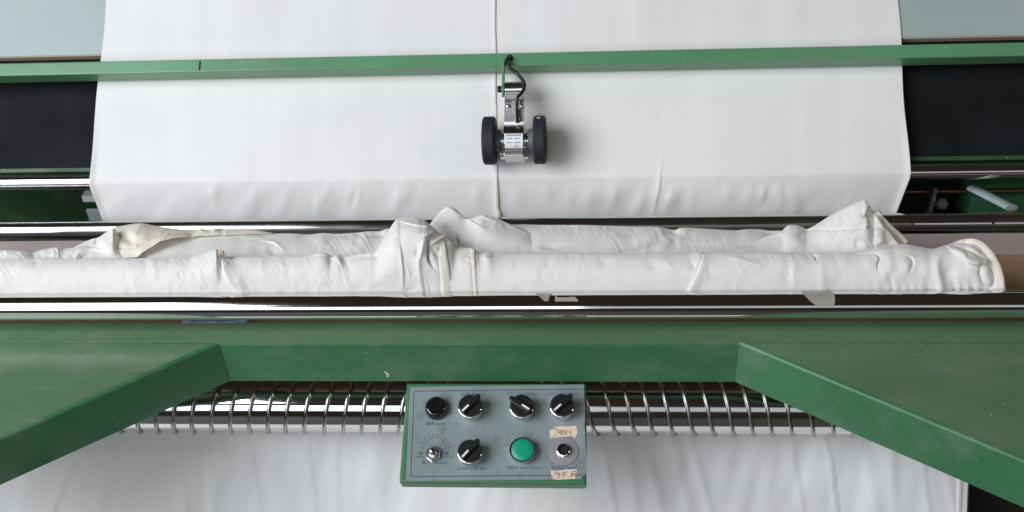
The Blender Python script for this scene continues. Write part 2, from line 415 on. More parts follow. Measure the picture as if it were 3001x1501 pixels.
# ------------------------------------------------------------------ green crossbar above the cloth
hB = .040
a_ = on_board(1500, 154.5, hB); b_ = on_board(1500, 193, hB)
lo = 0.0
for k in np.linspace(.005, .045, 200):
    if projs((b_-nB*k)[None])[1][0] <= 215.5: lo = k
q = [a_, b_, b_-nB*lo, a_-nB*lo]
bar = empty('crossbar', (0, float(b_[1]), float(b_[2])))
bm = bmesh.new(); prism(bm, [(p[1], p[2]) for p in q], lambda u, w: (-1.3, u, w), lambda u, w: (1.3, u, w))
o = bm_obj('square_tube', bm, GREEN_BEAM, bevel=.0022, seg=3); under(o, bar)
c1 = on_board(586.5, 180, hB+.0003); c2 = on_board(586.5, 206, hB+.0003)
bm = bmesh.new(); box(bm, (c1[0]-.0010, -.0, 0), (c1[0]+.0010, 1, .001))
for v in bm.verts:
    s_ = v.co.y; pt = (np.array([0, c1[1], c1[2]])*(1-s_)+np.array([0, c2[1], c2[2]])*s_); pt += nB*v.co.z
    v.co = (v.co.x - (.0004 if s_ > .5 else 0), pt[1], pt[2])
o = bm_obj('paint_mark', bm, HOLE); under(o, bar)
tag(bar, 'light green square steel crossbar running across in front of the white cloth near the top', 'crossbar')

# ------------------------------------------------------------------ length counter with two measuring wheels
def bl(px, v, h): return Vector(on_board(px, v, h))
axc = bl(1508, 411.5, .0405)
MB = Matrix((( 1, 0, 0, 0), (0, dB[1], nB[1], 0), (0, dB[2], nB[2], 0), (0, 0, 0, 1)))      # local: x, up the board, off the board
MB = Matrix.Translation(axc)@MB
cnt = empty('length_counter', mat=MB); IMB = MB.inverted()
PPM = float(np.linalg.norm(np.array(bl(1608, 411, .0405))-np.array(bl(1508, 411, .0405))))/100     # metres per picture pixel
def lx(px): return (px-1508)*PPM
def cyl_local(bm, px0, px1, y, z, r, seg=56, ch=0.0):
    xcyl(bm, lx(px0), lx(px1), y, z, r, seg, ch)
for (a, b, inner) in ((1416.5, 1453, 1), (1564.5, 1600, -1)):
    bm = bmesh.new(); x0, x1 = lx(a), lx(b)
    r = .0395
    pr = [(r*.55, x0+.004), (r*.6, x0), (r*.93, x0), (r, x0+.0025), (r, x1-.0025), (r*.93, x1), (r*.6, x1), (r*.55, x1-.004)]
    lathe(bm, pr, 72, mtx=XA); w_ = bm_obj('wheel', bm, RUBBER, cnt, autos=35)
    bm = bmesh.new()
    if inner > 0: cyl_local(bm, 1452, 1468, 0, 0, .0185, 48, .001)
    else: cyl_local(bm, 1549, 1566, 0, 0, .0185, 48, .001)
    h_ = bm_obj('hub', bm, GREYP, w_, autos=35)
bm = bmesh.new(); pts = [(-.003, 0), (-.001, .0016), (.001, .0004), (.003, .001), (.0031, .0003), (.001, -.0006), (-.001, .0004), (-.003, -.001)]
prism(bm, pts, lambda a, b: (lx(1581)+a, .0275+b, .0300), lambda a, b: (lx(1581)+a, .0275+b, .0287)); bm_obj('paint_fleck', bm, WHITEP, cnt)
bm = bmesh.new(); cyl_local(bm, 1466, 1550, 0, 0, .0090, 40); bm_obj('axle', bm, CHROME, cnt, autos=40)
bm = bmesh.new(); cyl_local(bm, 1471, 1481, 0, 0, .0130, 40, .001); bm_obj('bearing', bm, STEEL, cnt, autos=40)
bm = bmesh.new(); cyl_local(bm, 1535, 1545, 0, 0, .0130, 40, .001); bm_obj('bearing', bm, STEEL, cnt, autos=40)
bm = bmesh.new(); cyl_local(bm, 1479, 1537, 0, 0, .0270, 64, .0012); body = bm_obj('housing', bm, CHROME_WORN, cnt, autos=40)
# end plates, foot
bm = bmesh.new(); box(bm, (lx(1480), -.0315, -.02), (lx(1536), -.026, .018)); box(bm, (lx(1467), -.0310, -.006), (lx(1549), -.0275, .004)); bm_obj('foot_plate', bm, STEEL, cnt, bevel=.0008)
for x in (1468, 1476):
    bm = bmesh.new(); xcyl(bm, lx(x), lx(x+6), -.0245, .006, .0030, 16); bm_obj('clamp_screw', bm, STEEL, cnt, autos=40)
# label wrapped on housing
la0, la1 = radians(37), radians(101)      # angle from +y(up board) towards +z ... measured below
def wrap(r, ang, x): return (x, r*cos(ang), r*sin(ang))
# camera looks at the housing from direction:
cd = (IMB.to_3x3()@Vector(CAM-np.array(axc))).normalized(); ac = atan2(cd.z, cd.y)
def ang_of(v):                             # housing angle showing at picture row v
    best = min((abs(projs(np.array(MB@Vector(wrap(.027, ac+t_, 0)))[None])[1][0]-v), t_) for t_ in np.linspace(-1.3, 1.3, 400)); return ac+best[1]
a0_, a1_ = ang_of(391.5), ang_of(435)
vs, fs = [], []
for i in range(15):
    a = a0_+(a1_-a0_)*i/14
    for x in (1481.5, 1535.2): vs.append(wrap(.02725, a, lx(x+ (1.2 if i > 7 and x < 1500 else 0))))
for i in range(14): fs.append((2*i, 2*i+1, 2*i+3, 2*i+2))
lab = from_py('label', vs, fs, LABEL, cnt, True)
vs, fs = [], []
def dash(x0, x1, v0, v1, rr=.0274):
    b0, b1 = ang_of(v0), ang_of(v1); n_ = len(vs)
    for a in (b0, b1):
        for x in (x0, x1): vs.append(wrap(rr, a, lx(x)))
    fs.append((n_, n_+1, n_+3, n_+2))
rr_ = random.Random(9)
x = 1489
while x < 1528: w = rr_.choice((1.8, 2.6)); dash(x, x+w, 395.3, 398.6); x += w+1.2
for (xa, v) in ((1489, 405), (1511, 405), (1489, 416.5), (1512, 416.5), (1511, 427.5)):
    x = xa; k = 0
    while x < xa+11: 
        w = rr_.choice((1.2, 1.8)); dash(x, x+w, v+rr_.uniform(-.4, 0), v+2.6+rr_.uniform(0, .6)); x += w+.9
    if v < 420: dash(xa+13, xa+15.6, v-.2, v+3.0)
for v in (393.3, 432.8): dash(1484, 1532, v, v+.5)
for x in (1484, 1531.5): dash(x, x+.5, 393.3, 432.8)
from_py('label_print', vs, fs, INK, lab)
# bracket plate between housing and hinge pin, bent at the top
def L3(px, v, h): return IMB@Vector(on_board(px, v, h))
hc = L3(1508, 261, .0405)
pl = [L3(1508, 366, .058), L3(1508, 357, .060), L3(1508, 300, .0555), L3(1508, 291, .0530), L3(1508, 281, .043)]
bm = bmesh.new(); rows = []
for i, p in enumerate(pl):
    rows.append([bm.verts.new((lx(x), p.y, p.z)) for x in (1479, 1538)]+[bm.verts.new((lx(x), p.y-.0006, p.z-.0024)) for x in (1538, 1479)])
for i in range(len(rows)-1):
    for k in range(4): bm.faces.new([rows[i][k], rows[i][(k+1) % 4], rows[i+1][(k+1) % 4], rows[i+1][k]])
bm.faces.new(rows[0]); bm.faces.new(rows[-1][::-1])
brk = bm_obj('bracket_plate', bm, BRUSHED, cnt, bevel=.0006)
for px in (1488.5, 1528.5):
    c = L3(px, 311, .0585); bm = bmesh.new()
    lathe(bm, [(.0034, 0), (.0034, .0012), (.0026, .0022), (.0012, .0027)], 20, mtx=Matrix.Translation(c)); sc_ = bm_obj('screw', bm, STEEL, brk, autos=50)
c0 = [L3(1500, 298, .0585), L3(1524, 298, .0585), L3(1523, 322, .0612), L3(1499, 324, .0612)]
bm = bmesh.new(); vsx = [bm.verts.new(p+Vector((0, 0, .004))) for p in c0]; bm.faces.new(vsx)
o = bm_obj('clear_tape', bm, TAPE, brk); sm = o.modifiers.new('thick', 'SOLIDIFY'); sm.thickness = .0004
# hinge
bm = bmesh.new(); cyl_local(bm, 1478, 1532, hc.y, hc.z, .0114, 48, .0008); bm_obj('hinge_barrel', bm, CHROME_WORN, cnt, autos=40)
bm = bmesh.new(); cyl_local(bm, 1531, 1541, hc.y, hc.z, .0100, 32, .0008); bm_obj('hinge_collar', bm, STEEL, cnt, autos=40)
bm = bmesh.new(); cyl_local(bm, 1456, 1471, hc.y, hc.z, .0056, 28, .0006); bm_obj('hinge_pin', bm, BLACKP, cnt, autos=40)
# green arm: flat strip welded to the crossbar, with an eye round the pin
arm = []
top_y = L3(1473, 197, hB-.012).y
for a in np.linspace(-pi*.98, 0.02, 14): arm.append((hc.y+.0130*sin(a-0)*1.0 if False else hc.y+.0130*cos(a-pi/2), hc.z+.0130*sin(a-pi/2)))
arm = [(hc.y + .0135*cos(t_), hc.z + .0135*sin(t_)) for t_ in np.linspace(radians(60), radians(300), 16)]
arm = arm+[(top_y+.004, hc.z-.0117), (top_y+.004, hc.z+.0117)]
bm = bmesh.new(); prism(bm, arm, lambda a, b: (lx(1470), a, b), lambda a, b: (lx(1476.5), a, b)); bm_obj('pivot_arm', bm, GREEN_BEAM, cnt, bevel=.0006)
# cable
cp = [(1493.5, 170, hB-.004), (1492.5, 170.5, hB+.006), (1487, 174, hB+.009), (1485, 183, hB+.011), (1492, 197, hB+.012), (1513, 214, .050), (1531, 234, .053), (1537, 252, .055), (1530, 271, .058), (1517.5, 285, .062), (1515.5, 301, .0615), (1515.5, 325, .0635), (1516.8, 348, .065)]
pts = catmull([np.array(L3(*p)) for p in cp], 8)
bm = bmesh.new(); tube(bm, pts, .0029, 12); cb = bm_obj('signal_cable', bm, CABLE, cnt, True)
pts = [np.array(L3(1516.6, 346, .065)), np.array(L3(1517, 359, .0655))]
bm = bmesh.new(); tube(bm, pts, .0038, 14); bm_obj('cable_ferrule', bm, CHROME, cb, autos=40)
c = L3(1493.5, 170, hB+.0004); bm = bmesh.new(); lathe(bm, [(.0058, 0), (.0058, .0006), (.0036, .0010)], 24, mtx=Matrix.Translation(c)); bm_obj('grommet', bm, HOLE, cb, autos=40)
tag(cnt, 'chrome length counter with two black rubber wheels, hanging from the green crossbar onto the cloth', 'length counter')

# ------------------------------------------------------------------ winding rollers
RB = atD(1500, 664, 1.845); rbr = .0156
bm = bmesh.new(); xcyl(bm, -1.25, 1.25, RB[1], RB[2], rbr, 64, .002); rear = empty('rear_winding_roller', (0, float(RB[1]), float(RB[2])))
o = bm_obj('steel_tube', bm, CHROME_WORN, autos=40); under(o, rear)
# black marks painted on the right end of the rear roller
ca = atan2((CAM-RB)[2], (CAM-RB)[1])
def rear_ang(v, px):
    return min((abs(projs(np.array([[atY(px, v, RB[1])[0], RB[1]+rbr*cos(ca+t_), RB[2]+rbr*sin(ca+t_)]]))[1][0]-v), t_) for t_ in np.linspace(-1.5, 1.5, 300))[1]+ca
for polys in ([(2668, 631, 2675, 656), (2674, 638, 2692, 643), (2672, 654, 2676, 659), (2674, 631, 2683, 634)], [(2740, 631, 2751, 639), (2746, 638, 2756, 649)], [(2905, 626, 2914, 640), (2909, 639, 2917, 657), (2916, 643, 2926, 647)], [(2849, 631, 2852, 640)]):
    vs, fs = [], []
    for (x0, v0, x1, v1) in polys:
        b0, b1 = rear_ang(v0, x0), rear_ang(v1, x0); n_ = len(vs); xa, xb = atY(x0, v0, RB[1]-.01)[0], atY(x1, v0, RB[1]-.01)[0]
        for i in range(7):
            a = b0+(b1-b0)*i/6
            for x in (xa, xb): vs.append((x+.0004*sin(i*2.1), (rbr+.0003)*cos(a), (rbr+.0003)*sin(a)))
        for i in range(6): fs.append((n_+2*i, n_+2*i+1, n_+2*i+3, n_+2*i+2))
    from_py('black_mark', vs, fs, HOLE, rear, True)
tag(rear, 'dull steel winding roller behind the crumpled cloth, with black marks at its right end', 'roller')

FB = atD(1500, 896.5, 1.60); fbr = .0186
bm = bmesh.new(); xcyl(bm, -1.25, 1.25, FB[1], FB[2], fbr, 80, .002); front = bm_obj('front_winding_roller', bm, CHROME, autos=40)
tag(front, 'polished chrome winding roller in front of the crumpled cloth, above the green table', 'roller')
# tape scraps stuck on the front roller
cf = atan2((CAM-FB)[2], (CAM-FB)[1])
def front_ang(v):
    return min((abs(projs(np.array([[-.12, FB[1]+fbr*cos(cf+t_), FB[2]+fbr*sin(cf+t_)]]))[1][0]-v), t_) for t_ in np.linspace(-1.55, 1.55, 600))[1]+cf
def scrap(name, outline, label, h=.0006):
    xs = [p[0] for p in outline]; x0, x1 = min(xs), max(xs); vs, fs = [], []
    dv = .0035*(.5*(x0+x1)-1500)
    nn = 24
    up = [p for p in outline if p[2] == 't']; dn = [p for p in outline if p[2] == 'b']
    for i in range(nn+1):
        x = x0+(x1-x0)*i/nn
        vt = np.interp(x, [p[0] for p in up], [p[1] for p in up]); vb = np.interp(x, [p[0] for p in dn], [p[1] for p in dn])
        for k in range(7):
            v = vt+(vb-vt)*k/6 + dv; a = front_ang(v)
            rr = fbr+h+.0010*abs(sin(i*1.9+k*.8))*(.25+.75*(k in (0, 6) or i in (0, nn)))
            vs.append((atY(x, v, FB[1]+fbr*cos(a))[0], FB[1]+rr*cos(a), FB[2]+rr*sin(a)))
    for i in range(nn):
        for k in range(6): fs.append((i*7+k, i*7+k+1, i*7+8+k, i*7+7+k))
    o = from_py(name, vs, fs, TAPE, None, True); m_ = o.modifiers.new('thick', 'SOLIDIFY'); m_.thickness = .0003
    tag(o, label, 'tape scrap', 'scraps of old clear tape on the front roller'); return o
scrap('tape_scrap', [(1572, 860, 't'), (1618, 861, 't'), (1572, 861, 'b'), (1590, 876, 'b'), (1595, 883, 'b'), (1607, 883, 'b'), (1610, 870, 'b'), (1618, 863, 'b')], 'small triangular scrap of clear tape, leftmost on the front chrome roller')
scrap('tape_scrap', [(1627, 866, 't'), (1634, 873, 't'), (1660, 873, 't'), (1684, 871, 't'), (1694, 882, 't'), (1627, 884, 'b'), (1660, 884, 'b'), (1694, 884, 'b')], 'low ragged strip of clear tape just right of the triangular scrap on the front roller')
scrap('tape_scrap', [(2349, 855, 't'), (2430, 856, 't'), (2446, 864, 't'), (2349, 856, 'b'), (2376, 885, 'b'), (2395, 898, 'b'), (2444, 897, 'b'), (2446, 890, 'b')], 'largest yellowed piece of tape wrapped over the front chrome roller at right')

# ------------------------------------------------------------------ trough boards between the rollers
tr = empty('trough', (0, 1.3, .672))
zc = .668
ys = float(atZ(2900, 745, zc)[1])
ye = float(atZ(100, 706, zc-.004)[1])
bm = bmesh.new()
for v in box(bm, (-1.25, ys, zc-.012), (1.25, ye, zc)):
    if v.co.y > ys+.01: v.co.z -= .004
o = bm_obj("rear_board", bm, MAUVE, bevel=.001); under(o, tr)
bm = bmesh.new(); box(bm, (-1.25, FB[1]+.020, zc-.014), (1.25, ys-.0008, zc-.001)); o = bm_obj('front_board', bm, TAN, bevel=.001); under(o, tr)
tag(tr, 'pinkish grey and tan boards lying between the two winding rollers, under the crumpled cloth', 'trough board')

# ------------------------------------------------------------------ dark works behind the rear roller
yb = 1.66
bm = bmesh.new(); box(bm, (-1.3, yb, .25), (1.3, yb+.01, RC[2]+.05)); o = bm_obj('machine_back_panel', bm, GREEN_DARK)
tag(o, 'dark green steel panel deep inside the machine under the guide roller', 'panel')
def px_box(bm, px0, v0, px1, v1, Y, th):
    a = atY(px0, v0, Y); b = atY(px1, v1, Y); box(bm, (a[0], Y, b[2]), (b[0], Y+th, a[2]))
bm = bmesh.new(); px_box(bm, 238, 577, 330, 592, 1.60, .02); o = bm_obj('support_rail', bm, WHITEP, bevel=.001); tag(o, 'short grey rail end poking out left of the running cloth, above the grey plate', 'rail')
bm = bmesh.new(); px_box(bm, 251, 617, 380, 690, 1.585, .006); o = bm_obj('support_plate', bm, GREYB, bevel=.001); tag(o, 'grey steel plate behind the left edge of the running cloth', 'plate')
a = atY(2560, 563, 1.58); bm = bmesh.new(); xcyl(bm, a[0], 1.25, 1.58, a[2], .0032, 20); o = bm_obj('tie_rod', bm, COPPER, autos=40); tag(o, 'thin copper coloured rod crossing the dark works right of the running cloth', 'rod')
sp = empty('support_post', tuple(atY(2740, 600, 1.565)))
a = atY(2739, 545, 1.565); b = atY(2739, 640, 1.565)
bm = bmesh.new(); lathe(bm, [(.0065, b[2]), (.0065, a[2]+.0), ], 24, mtx=Matrix.Translation((a[0], 1.565, 0))); o = bm_obj('post', bm, STEEL, autos=40); under(o, sp)
c = atY(2760, 598, 1.56); bm = bmesh.new(); lathe(bm, [(.0095, -.006), (.011, -.002), (.011, .002), (.0085, .006)], 6, mtx=Matrix.Translation(c)@Matrix.Rotation(.7, 4, 'X')); o = bm_obj('nut', bm, STEEL); under(o, sp)
tag(sp, 'short steel post with a nut behind the rear roller at right', 'post')
l0 = atY(2850, 552, 1.55); l1 = atY(2965, 610, 1.47)
bm = bmesh.new(); tube(bm, catmull([l0, l0*.5+l1*.5, l1], 6), .0125, 16, squash=.45); o = bm_obj('lever', bm, GREYB, autos=50); tag(o, 'grey flat lever slanting down to the right behind the rear roller', 'lever')
a = atY(2835, 560, 1.60); bm = bmesh.new(); box(bm, (a[0], 1.57, .45), (1.3, 1.64, a[2]+.005)); o = bm_obj('end_bracket', bm, GREEN, bevel=.003); tag(o, 'green steel bracket behind the grey lever at far right', 'bracket')

# ------------------------------------------------------------------ green table with cut-out
ZT = .68
Lc = atZ(639, 1008.5, ZT); Lo = atZ(52, 1264, ZT); Rc = atZ(2165, 1001, ZT); Ro = atZ(2947, 1328, ZT)
d_ = (Lo-Lc)/np.linalg.norm(Lo-Lc); Lo = Lc+d_*.62
d_ = (Ro-Rc)/np.linalg.norm(Ro-Rc); Ro = Rc+d_*.75
yc = float(.5*(Lc[1]+Rc[1])); Lc[1] = Rc[1] = yc
table = empty('front_table', (float(.5*(Lc[0]+Rc[0])), yc, ZT))
yk = float(atZ(1500, 936, ZT)[1])
RBd = .006; FH = .079
# sheets: a back strip and two side wings, a 1.5 mm joint between them
bm = bmesh.new(); box(bm, (-1.3, yc+.0006, ZT-.002), (1.3, FB[1]+.012, ZT)); o = bm_obj('back_strip', bm, GREEN_TOP, bevel=.0006); under(o, table)
def wing(pts):
    bm = bmesh.new(); prism(bm, [(p[0], p[1]) for p in pts], lambda a, b: (a, b, ZT-.0024), lambda a, b: (a, b, ZT-.0004))
    o = bm_obj('side_wing', bm, GREEN_TOP, bevel=.0005); under(o, table)
def offs(p, q, d):                                     # shift the edge p->q outwards (to its left)
    t_ = np.array([q[0]-p[0], q[1]-p[1]]); t_ /= np.linalg.norm(t_); n_ = np.array([-t_[1], t_[0]])
    return n_*d
nl = offs(Lo, Lc, RBd); nr = offs(Rc, Ro, RBd)
Lcw = (Lc[0]-.012, yc-.0006)
wing([(Lc[0]+nl[0]*1-.006, yc-.0006), (-1.3, yc-.0006), (-1.3, Lo[1]+nl[1]), (Lo[0]+nl[0], Lo[1]+nl[1])][::-1])
wing([(Rc[0]+nr[0]*1+.006, yc-.0006), (Ro[0]+nr[0], Ro[1]+nr[1]), (1.3, Ro[1]+nr[1]), (1.3, yc-.0006)][::-1])
# flanges: rounded bend, then down, then a small return lip
prof = [(RBd*1.02, -.0002)] + [(RBd-RBd*sin(t_), -RBd+RBd*cos(t_)) for t_ in np.linspace(.2, pi/2, 7)] + [(0, -FH*.5), (0, -FH), (.004, -FH-.0015), (.018, -FH-.0015), (.018, -FH+.0005), (.0022, -FH+.0005), (.0022, -.008)]
def flange(name, p, q, mp, mq):
    """profile: first number = offset back into the sheet; mp, mq = mitre directions (xy) per unit offset"""
    bm = bmesh.new(); ra = []; rb = []
    for (o_, z) in prof:
        ra.append(bm.verts.new((p[0]+mp[0]*o_, p[1]+mp[1]*o_, ZT+z))); rb.append(bm.verts.new((q[0]+mq[0]*o_, q[1]+mq[1]*o_, ZT+z)))
    n_ = len(prof)
    for i in range(n_-1): bm.faces.new([ra[i], rb[i], rb[i+1], ra[i+1]])
    bm.faces.new(ra); bm.faces.new(rb[::-1])
    o = bm_obj(name, bm, GREEN, autos=30); under(o, table); return o
def unit(a): a = np.array(a[:2], float); return a/np.linalg.norm(a)
def nrm(p, q): t_ = unit([q[0]-p[0], q[1]-p[1]]); return np.array([-t_[1], t_[0]])
n1 = nrm(Lo, Lc); n2 = np.array([0, 1.]); n3 = nrm(Rc, Ro)
def mitre(a, b): m_ = a+b; return m_/(1+a@b)
mL = mitre(n1, n2); mR = mitre(n2, n3)
flange('side_flange', Lo, Lc, n1, mL)
flange('front_flange', (Lc[0]+.0008, Lc[1]), (Rc[0]-.0004, Rc[1]), mL, mR)
flange('side_flange', Rc, Ro, mR, n3)
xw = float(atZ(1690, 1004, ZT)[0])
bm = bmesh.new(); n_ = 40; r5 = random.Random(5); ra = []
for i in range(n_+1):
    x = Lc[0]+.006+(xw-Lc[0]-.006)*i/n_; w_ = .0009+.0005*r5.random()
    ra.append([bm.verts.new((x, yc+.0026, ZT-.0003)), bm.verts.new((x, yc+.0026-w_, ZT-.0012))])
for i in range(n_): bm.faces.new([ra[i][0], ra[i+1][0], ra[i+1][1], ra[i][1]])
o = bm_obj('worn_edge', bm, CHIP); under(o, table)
c = atY(1134, 1096, yc-.0003); bm = bmesh.new()
op = [(-.004, .006), (-.001, .0045), (.003, .001), (.0035, -.003), (.001, -.007), (-.0015, -.0065), (-.001, -.001)]
prism(bm, op, lambda a, b: (c[0]+a, yc-.0006, c[2]+b), lambda a, b: (c[0]+a, yc+.0006, c[2]+b)); o = bm_obj('paint_chip', bm, CHIP); under(o, table)
tag(table, 'green enamelled steel table with trapezoid cut-out and folded flanges, below the front roller', 'table')
# glossy strip stuck behind the table edge under the roller
vs, fs = [], []; 
a = atZ(538, 938, ZT+.0008); b = atZ(726, 938, ZT+.0008)
bm = bmesh.new(); box(bm, (a[0], a[1]-.0055, ZT+.0003), (b[0], a[1]+.0075, ZT+.0008)); o = bm_obj('tape_strip', bm, BLUETAPE)
tag(o, 'glossy blue grey strip of tape on the green table under the front roller', 'tape strip')

# ------------------------------------------------------------------ spiral spreader roller
SC = atD(1500, 1184, 1.75); cr = .0445; hr = cr+.0030; wr = .0028
spi = empty('spreader_roller', (float(SC[0]), float(SC[1]), float(SC[2])))
bm = bmesh.new(); xcyl(bm, -1.25, 1.1, SC[1], SC[2], cr, 96, .002); o = bm_obj('roller_core', bm, CHROME, autos=40); under(o, spi)
xm = float(atY(1460, 1200, SC[1])[0]); 
pl_ = float(atY(595, 1230, SC[1]-cr*.7)[0]-atY(541, 1230, SC[1]-cr*.7)[0])
for sgn in (-1, 1):
    for start in (0, 1):
        bm = bmesh.new(); pts = []
        turns = 17; n_ = turns*32
        for i in range(n_+1):
            a = 2*pi*i/32
            x = xm+sgn*(.02+2*pl_*(a/(2*pi)+.5*start))+.0012*sin(a*.37+start*2+sgn); pts.append((x, SC[1]+hr*cos(a+2.2), SC[2]+hr*sin(a+2.2)))
        tube(bm, pts, wr, 8); o = bm_obj('wire_spiral', bm, WIRE, None, True); under(o, spi)
tag(spi, 'thick chrome roller wound with spiral wire, under the green table above the hanging cloth', 'roller')

# ------------------------------------------------------------------ hanging cloth below the spreader roller
tg = np.array([-.52, -.854]); nb = np.array([.854, -.52]); rh = cr+.0058
path = [(SC[1]+rh*cos(t_), SC[2]+rh*sin(t_)) for t_ in np.linspace(.6, -atan2(.52, .854), 12)]
Lh = (path[-1][1]-.012)/.854
path += [(path[-1][0]+tg[0]*d, path[-1][1]+tg[1]*d) for d in np.linspace(Lh/140, Lh, 140)]
path += [(path[-1][0]-.03*k, .011) for k in (.4, 1, 2, 4, 8)]
path = np.array(path)
n0 = np.array([0, -.854, .52]); q0 = np.array([0, path[12, 0], path[12, 1]])
xR = float(atP(2836, 1425, q0, n0)[0])
nx = 520; xs_ = np.linspace(-1.45, xR, nx)
P = np.zeros((nx, len(path), 3)); P[..., 0] = xs_[:, None]; P[..., 1] = path[None, :, 0]; P[..., 2] = path[None, :, 1]
dz = np.concatenate([np.zeros(12), np.linspace(0, Lh, 140), np.full(5, Lh)])
PX, PV = projs(P)
fe = [([(247, 1290), (215, 1365), (182, 1440), (150, 1520)], 26, [.004, .005, .006, .006], 'L')]
r2 = random.Random(8)
for (x0, x1, w, a) in ((330, 300, 18, .002), (420, 440, 26, .003), (520, 545, 30, .0035), (640, 632, 10, .003), (585, 600, 34, -.004), (720, 760, 30, .003), (800, 820, 22, .0022), (900, 925, 30, .003), (1000, 990, 22, .002), (1100, 1110, 25, .003),
                       (1760, 1800, 20, .0035), (1820, 1860, 18, .004), (1880, 1930, 16, .004), (1960, 2010, 18, .004), (2005, 2070, 14, .0045), (2120, 2140, 30, .003), (2230, 2250, 28, .003), (2320, 2350, 22, .003), (2405, 2450, 14, .004), (2530, 2560, 20, .003), (2600, 2620, 16, .003), (2680, 2720, 16, .003), (2740, 2790, 14, .003)):
    m_ = r2.uniform(-8, 8)
    fe.append(([(x0, 1240), ((x0+x1)/2+m_, 1340), (x1, 1460), (x1+(x1-x0)*.5, 1600)], w, [a*.5, a, a*1.1, a], 'L' if r2.random() < .5 else 'r'))
D = features(PX, PV, fe)*.42+.0020*vnoise(PX/95+PV/300, PV/330, 12)+.0012*vnoise(PX/37+PV/160, PV/200, 14)
fall = np.clip(dz/.06, .06, 1)[None]
P += (D*fall)[..., None]*n0
P[..., 2] = np.maximum(P[..., 2], .004)
hang = grid_mesh('hanging_cloth', P, CLOTH)
tag(hang, 'white cotton cloth hanging in soft vertical folds below the spiral wire roller', 'cloth')
# its right hem, turned over
bm = bmesh.new(); tube(bm, [P[-1, k]-np.array([.005, 0, 0])-n0*.004 for k in range(6, 150, 6)], .012, 10, squash=.25); o = bm_obj('hem', bm, HEM, hang, True)

# ------------------------------------------------------------------ crumpled cloth on the winding rollers
pile = empty('crumpled_cloth', (-.15, 1.25, .70))
def cloth_patch(name, top, bot, Yb, Yt, feats=(), nx=500, ns=90, yexp=1.7, back=.05, nz=(.0012, 60), seed=1, mat_=PILE, ytop=None, lift=.0, crumple=.0008):
    x0 = top[0][0]; x1 = top[-1][0]
    px = np.linspace(x0, x1, nx)
    tp = np.array(catmull(top, 8)); o_ = np.argsort(tp[:, 0], kind='stable'); vt = np.interp(px, tp[o_, 0], tp[o_, 1])
    bp = np.array(bot, float); vb = np.interp(px, bp[:, 0], bp[:, 1])
    s = np.linspace(0, 1, ns); ss = np.sin(s*pi/2)*.35+s*.65
    PX = np.repeat(px[:, None], ns, 1); PV = vb[:, None]+(vt-vb)[:, None]*ss[None]
    Ytv = np.full(nx, Yt) if ytop is None else np.interp(px, [q[0] for q in ytop], [q[1] for q in ytop])
    Ybv = np.full(nx, Yb) if not hasattr(Yb, '__len__') else np.interp(px, [q[0] for q in Yb], [q[1] for q in Yb])
    Y = Ybv[:, None]+(Ytv-Ybv)[:, None]*(s**yexp)[None]
    Y = np.where(Y > 1.238, 1.238+(Y-1.238)*1.2, Y)
    P = atYs(PX, PV, Y)
    D = features(PX, PV, feats)
    a, w = nz
    D = D+a*vnoise(PX/w, PV/(w*.8), seed)+a*.45*vnoise(PX/(w*.42)+PV/80, PV/(w*.35), seed+1)+lift
    NR = grid_normals(P)
    cr_m = np.clip(.35+1.3*vnoise(PX/210, PV/90, seed+7), 0, 1)
    ph = 14*vnoise(PX/60, PV/50, seed+9)
    D = D+crumple*cr_m*(1-2.2*np.abs(vnoise((PX+ph)/34, (PV+.5*PX+ph)/58, seed+11)))+crumple*.5*cr_m*(1-2.2*np.abs(vnoise((PX-.6*PV)/15, (PV+ph)/40, seed+12)))
    fade = np.clip((1-s)/.06, 0, 1)[None]*.85+.15
    P = P+NR*(D*fade)[..., None]
    # rolled back edge
    bk = []
    last = P[:, -1]
    for k in range(1, 9):
        a_ = pi*.5*min(k/5, 1)
        bk.append(last+np.array([0, .0035*sin(a_), -.003*(1-cos(a_))-(back*(k-5)/3 if k > 5 else 0)]))
    P = np.concatenate([P, np.stack(bk, 1)], 1)
    o = grid_mesh(name, P, mat_); under(o, pile)
    return P
cb_ = lambda x, v=861: v-.0035*(x-1500)
# front band with the centre hump and the right-hand end
top1 = [(-160, 762), (52, 761), (400, 759), (540, 757), (560, 755), (592, 745), (620, 736), (634, 732), (641, 743), (652, 754), (700, 754), (860, 751), (905, 749), (938, 743), (956, 746), (970, 753), (990, 748), (1012, 753), (1050, 746), (1085, 741), (1105, 730), (1124, 700), (1142, 671), (1158, 648), (1174, 640), (1198, 638), (1221, 639), (1236, 643), (1251, 653), (1277, 676), (1303, 699), (1319, 711), (1333, 725), (1352, 727), (1377, 728.5), (1387, 731), (1403, 742), (1415, 743), (1433, 741), (1473, 747), (1600, 744), (1800, 744), (2000, 744), (2030, 742), (2046, 740), (2066, 741), (2120, 741), (2250, 742), (2375, 744), (2484, 741), (2543, 733), (2576, 725), (2617, 719.5), (2658, 718), (2696, 725), (2734, 731), (2766, 723), (2788, 716), (2810, 706), (2829, 702), (2853, 703), (2880, 719), (2907, 746), (2924, 774), (2940, 822), (2949, 850)]
bot1 = [(-160, cb_(-160)), (2700, cb_(2700)), (2949, cb_(2949)+1)]
yt1 = [(-160, 1.238), (1085, 1.238), (1174, 1.268), (1236, 1.268), (1303, 1.252), (1400, 1.240), (2480, 1.238), (2617, 1.248), (2734, 1.245), (2829, 1.262), (2907, 1.25), (2940, 1.21), (2949, 1.20)]
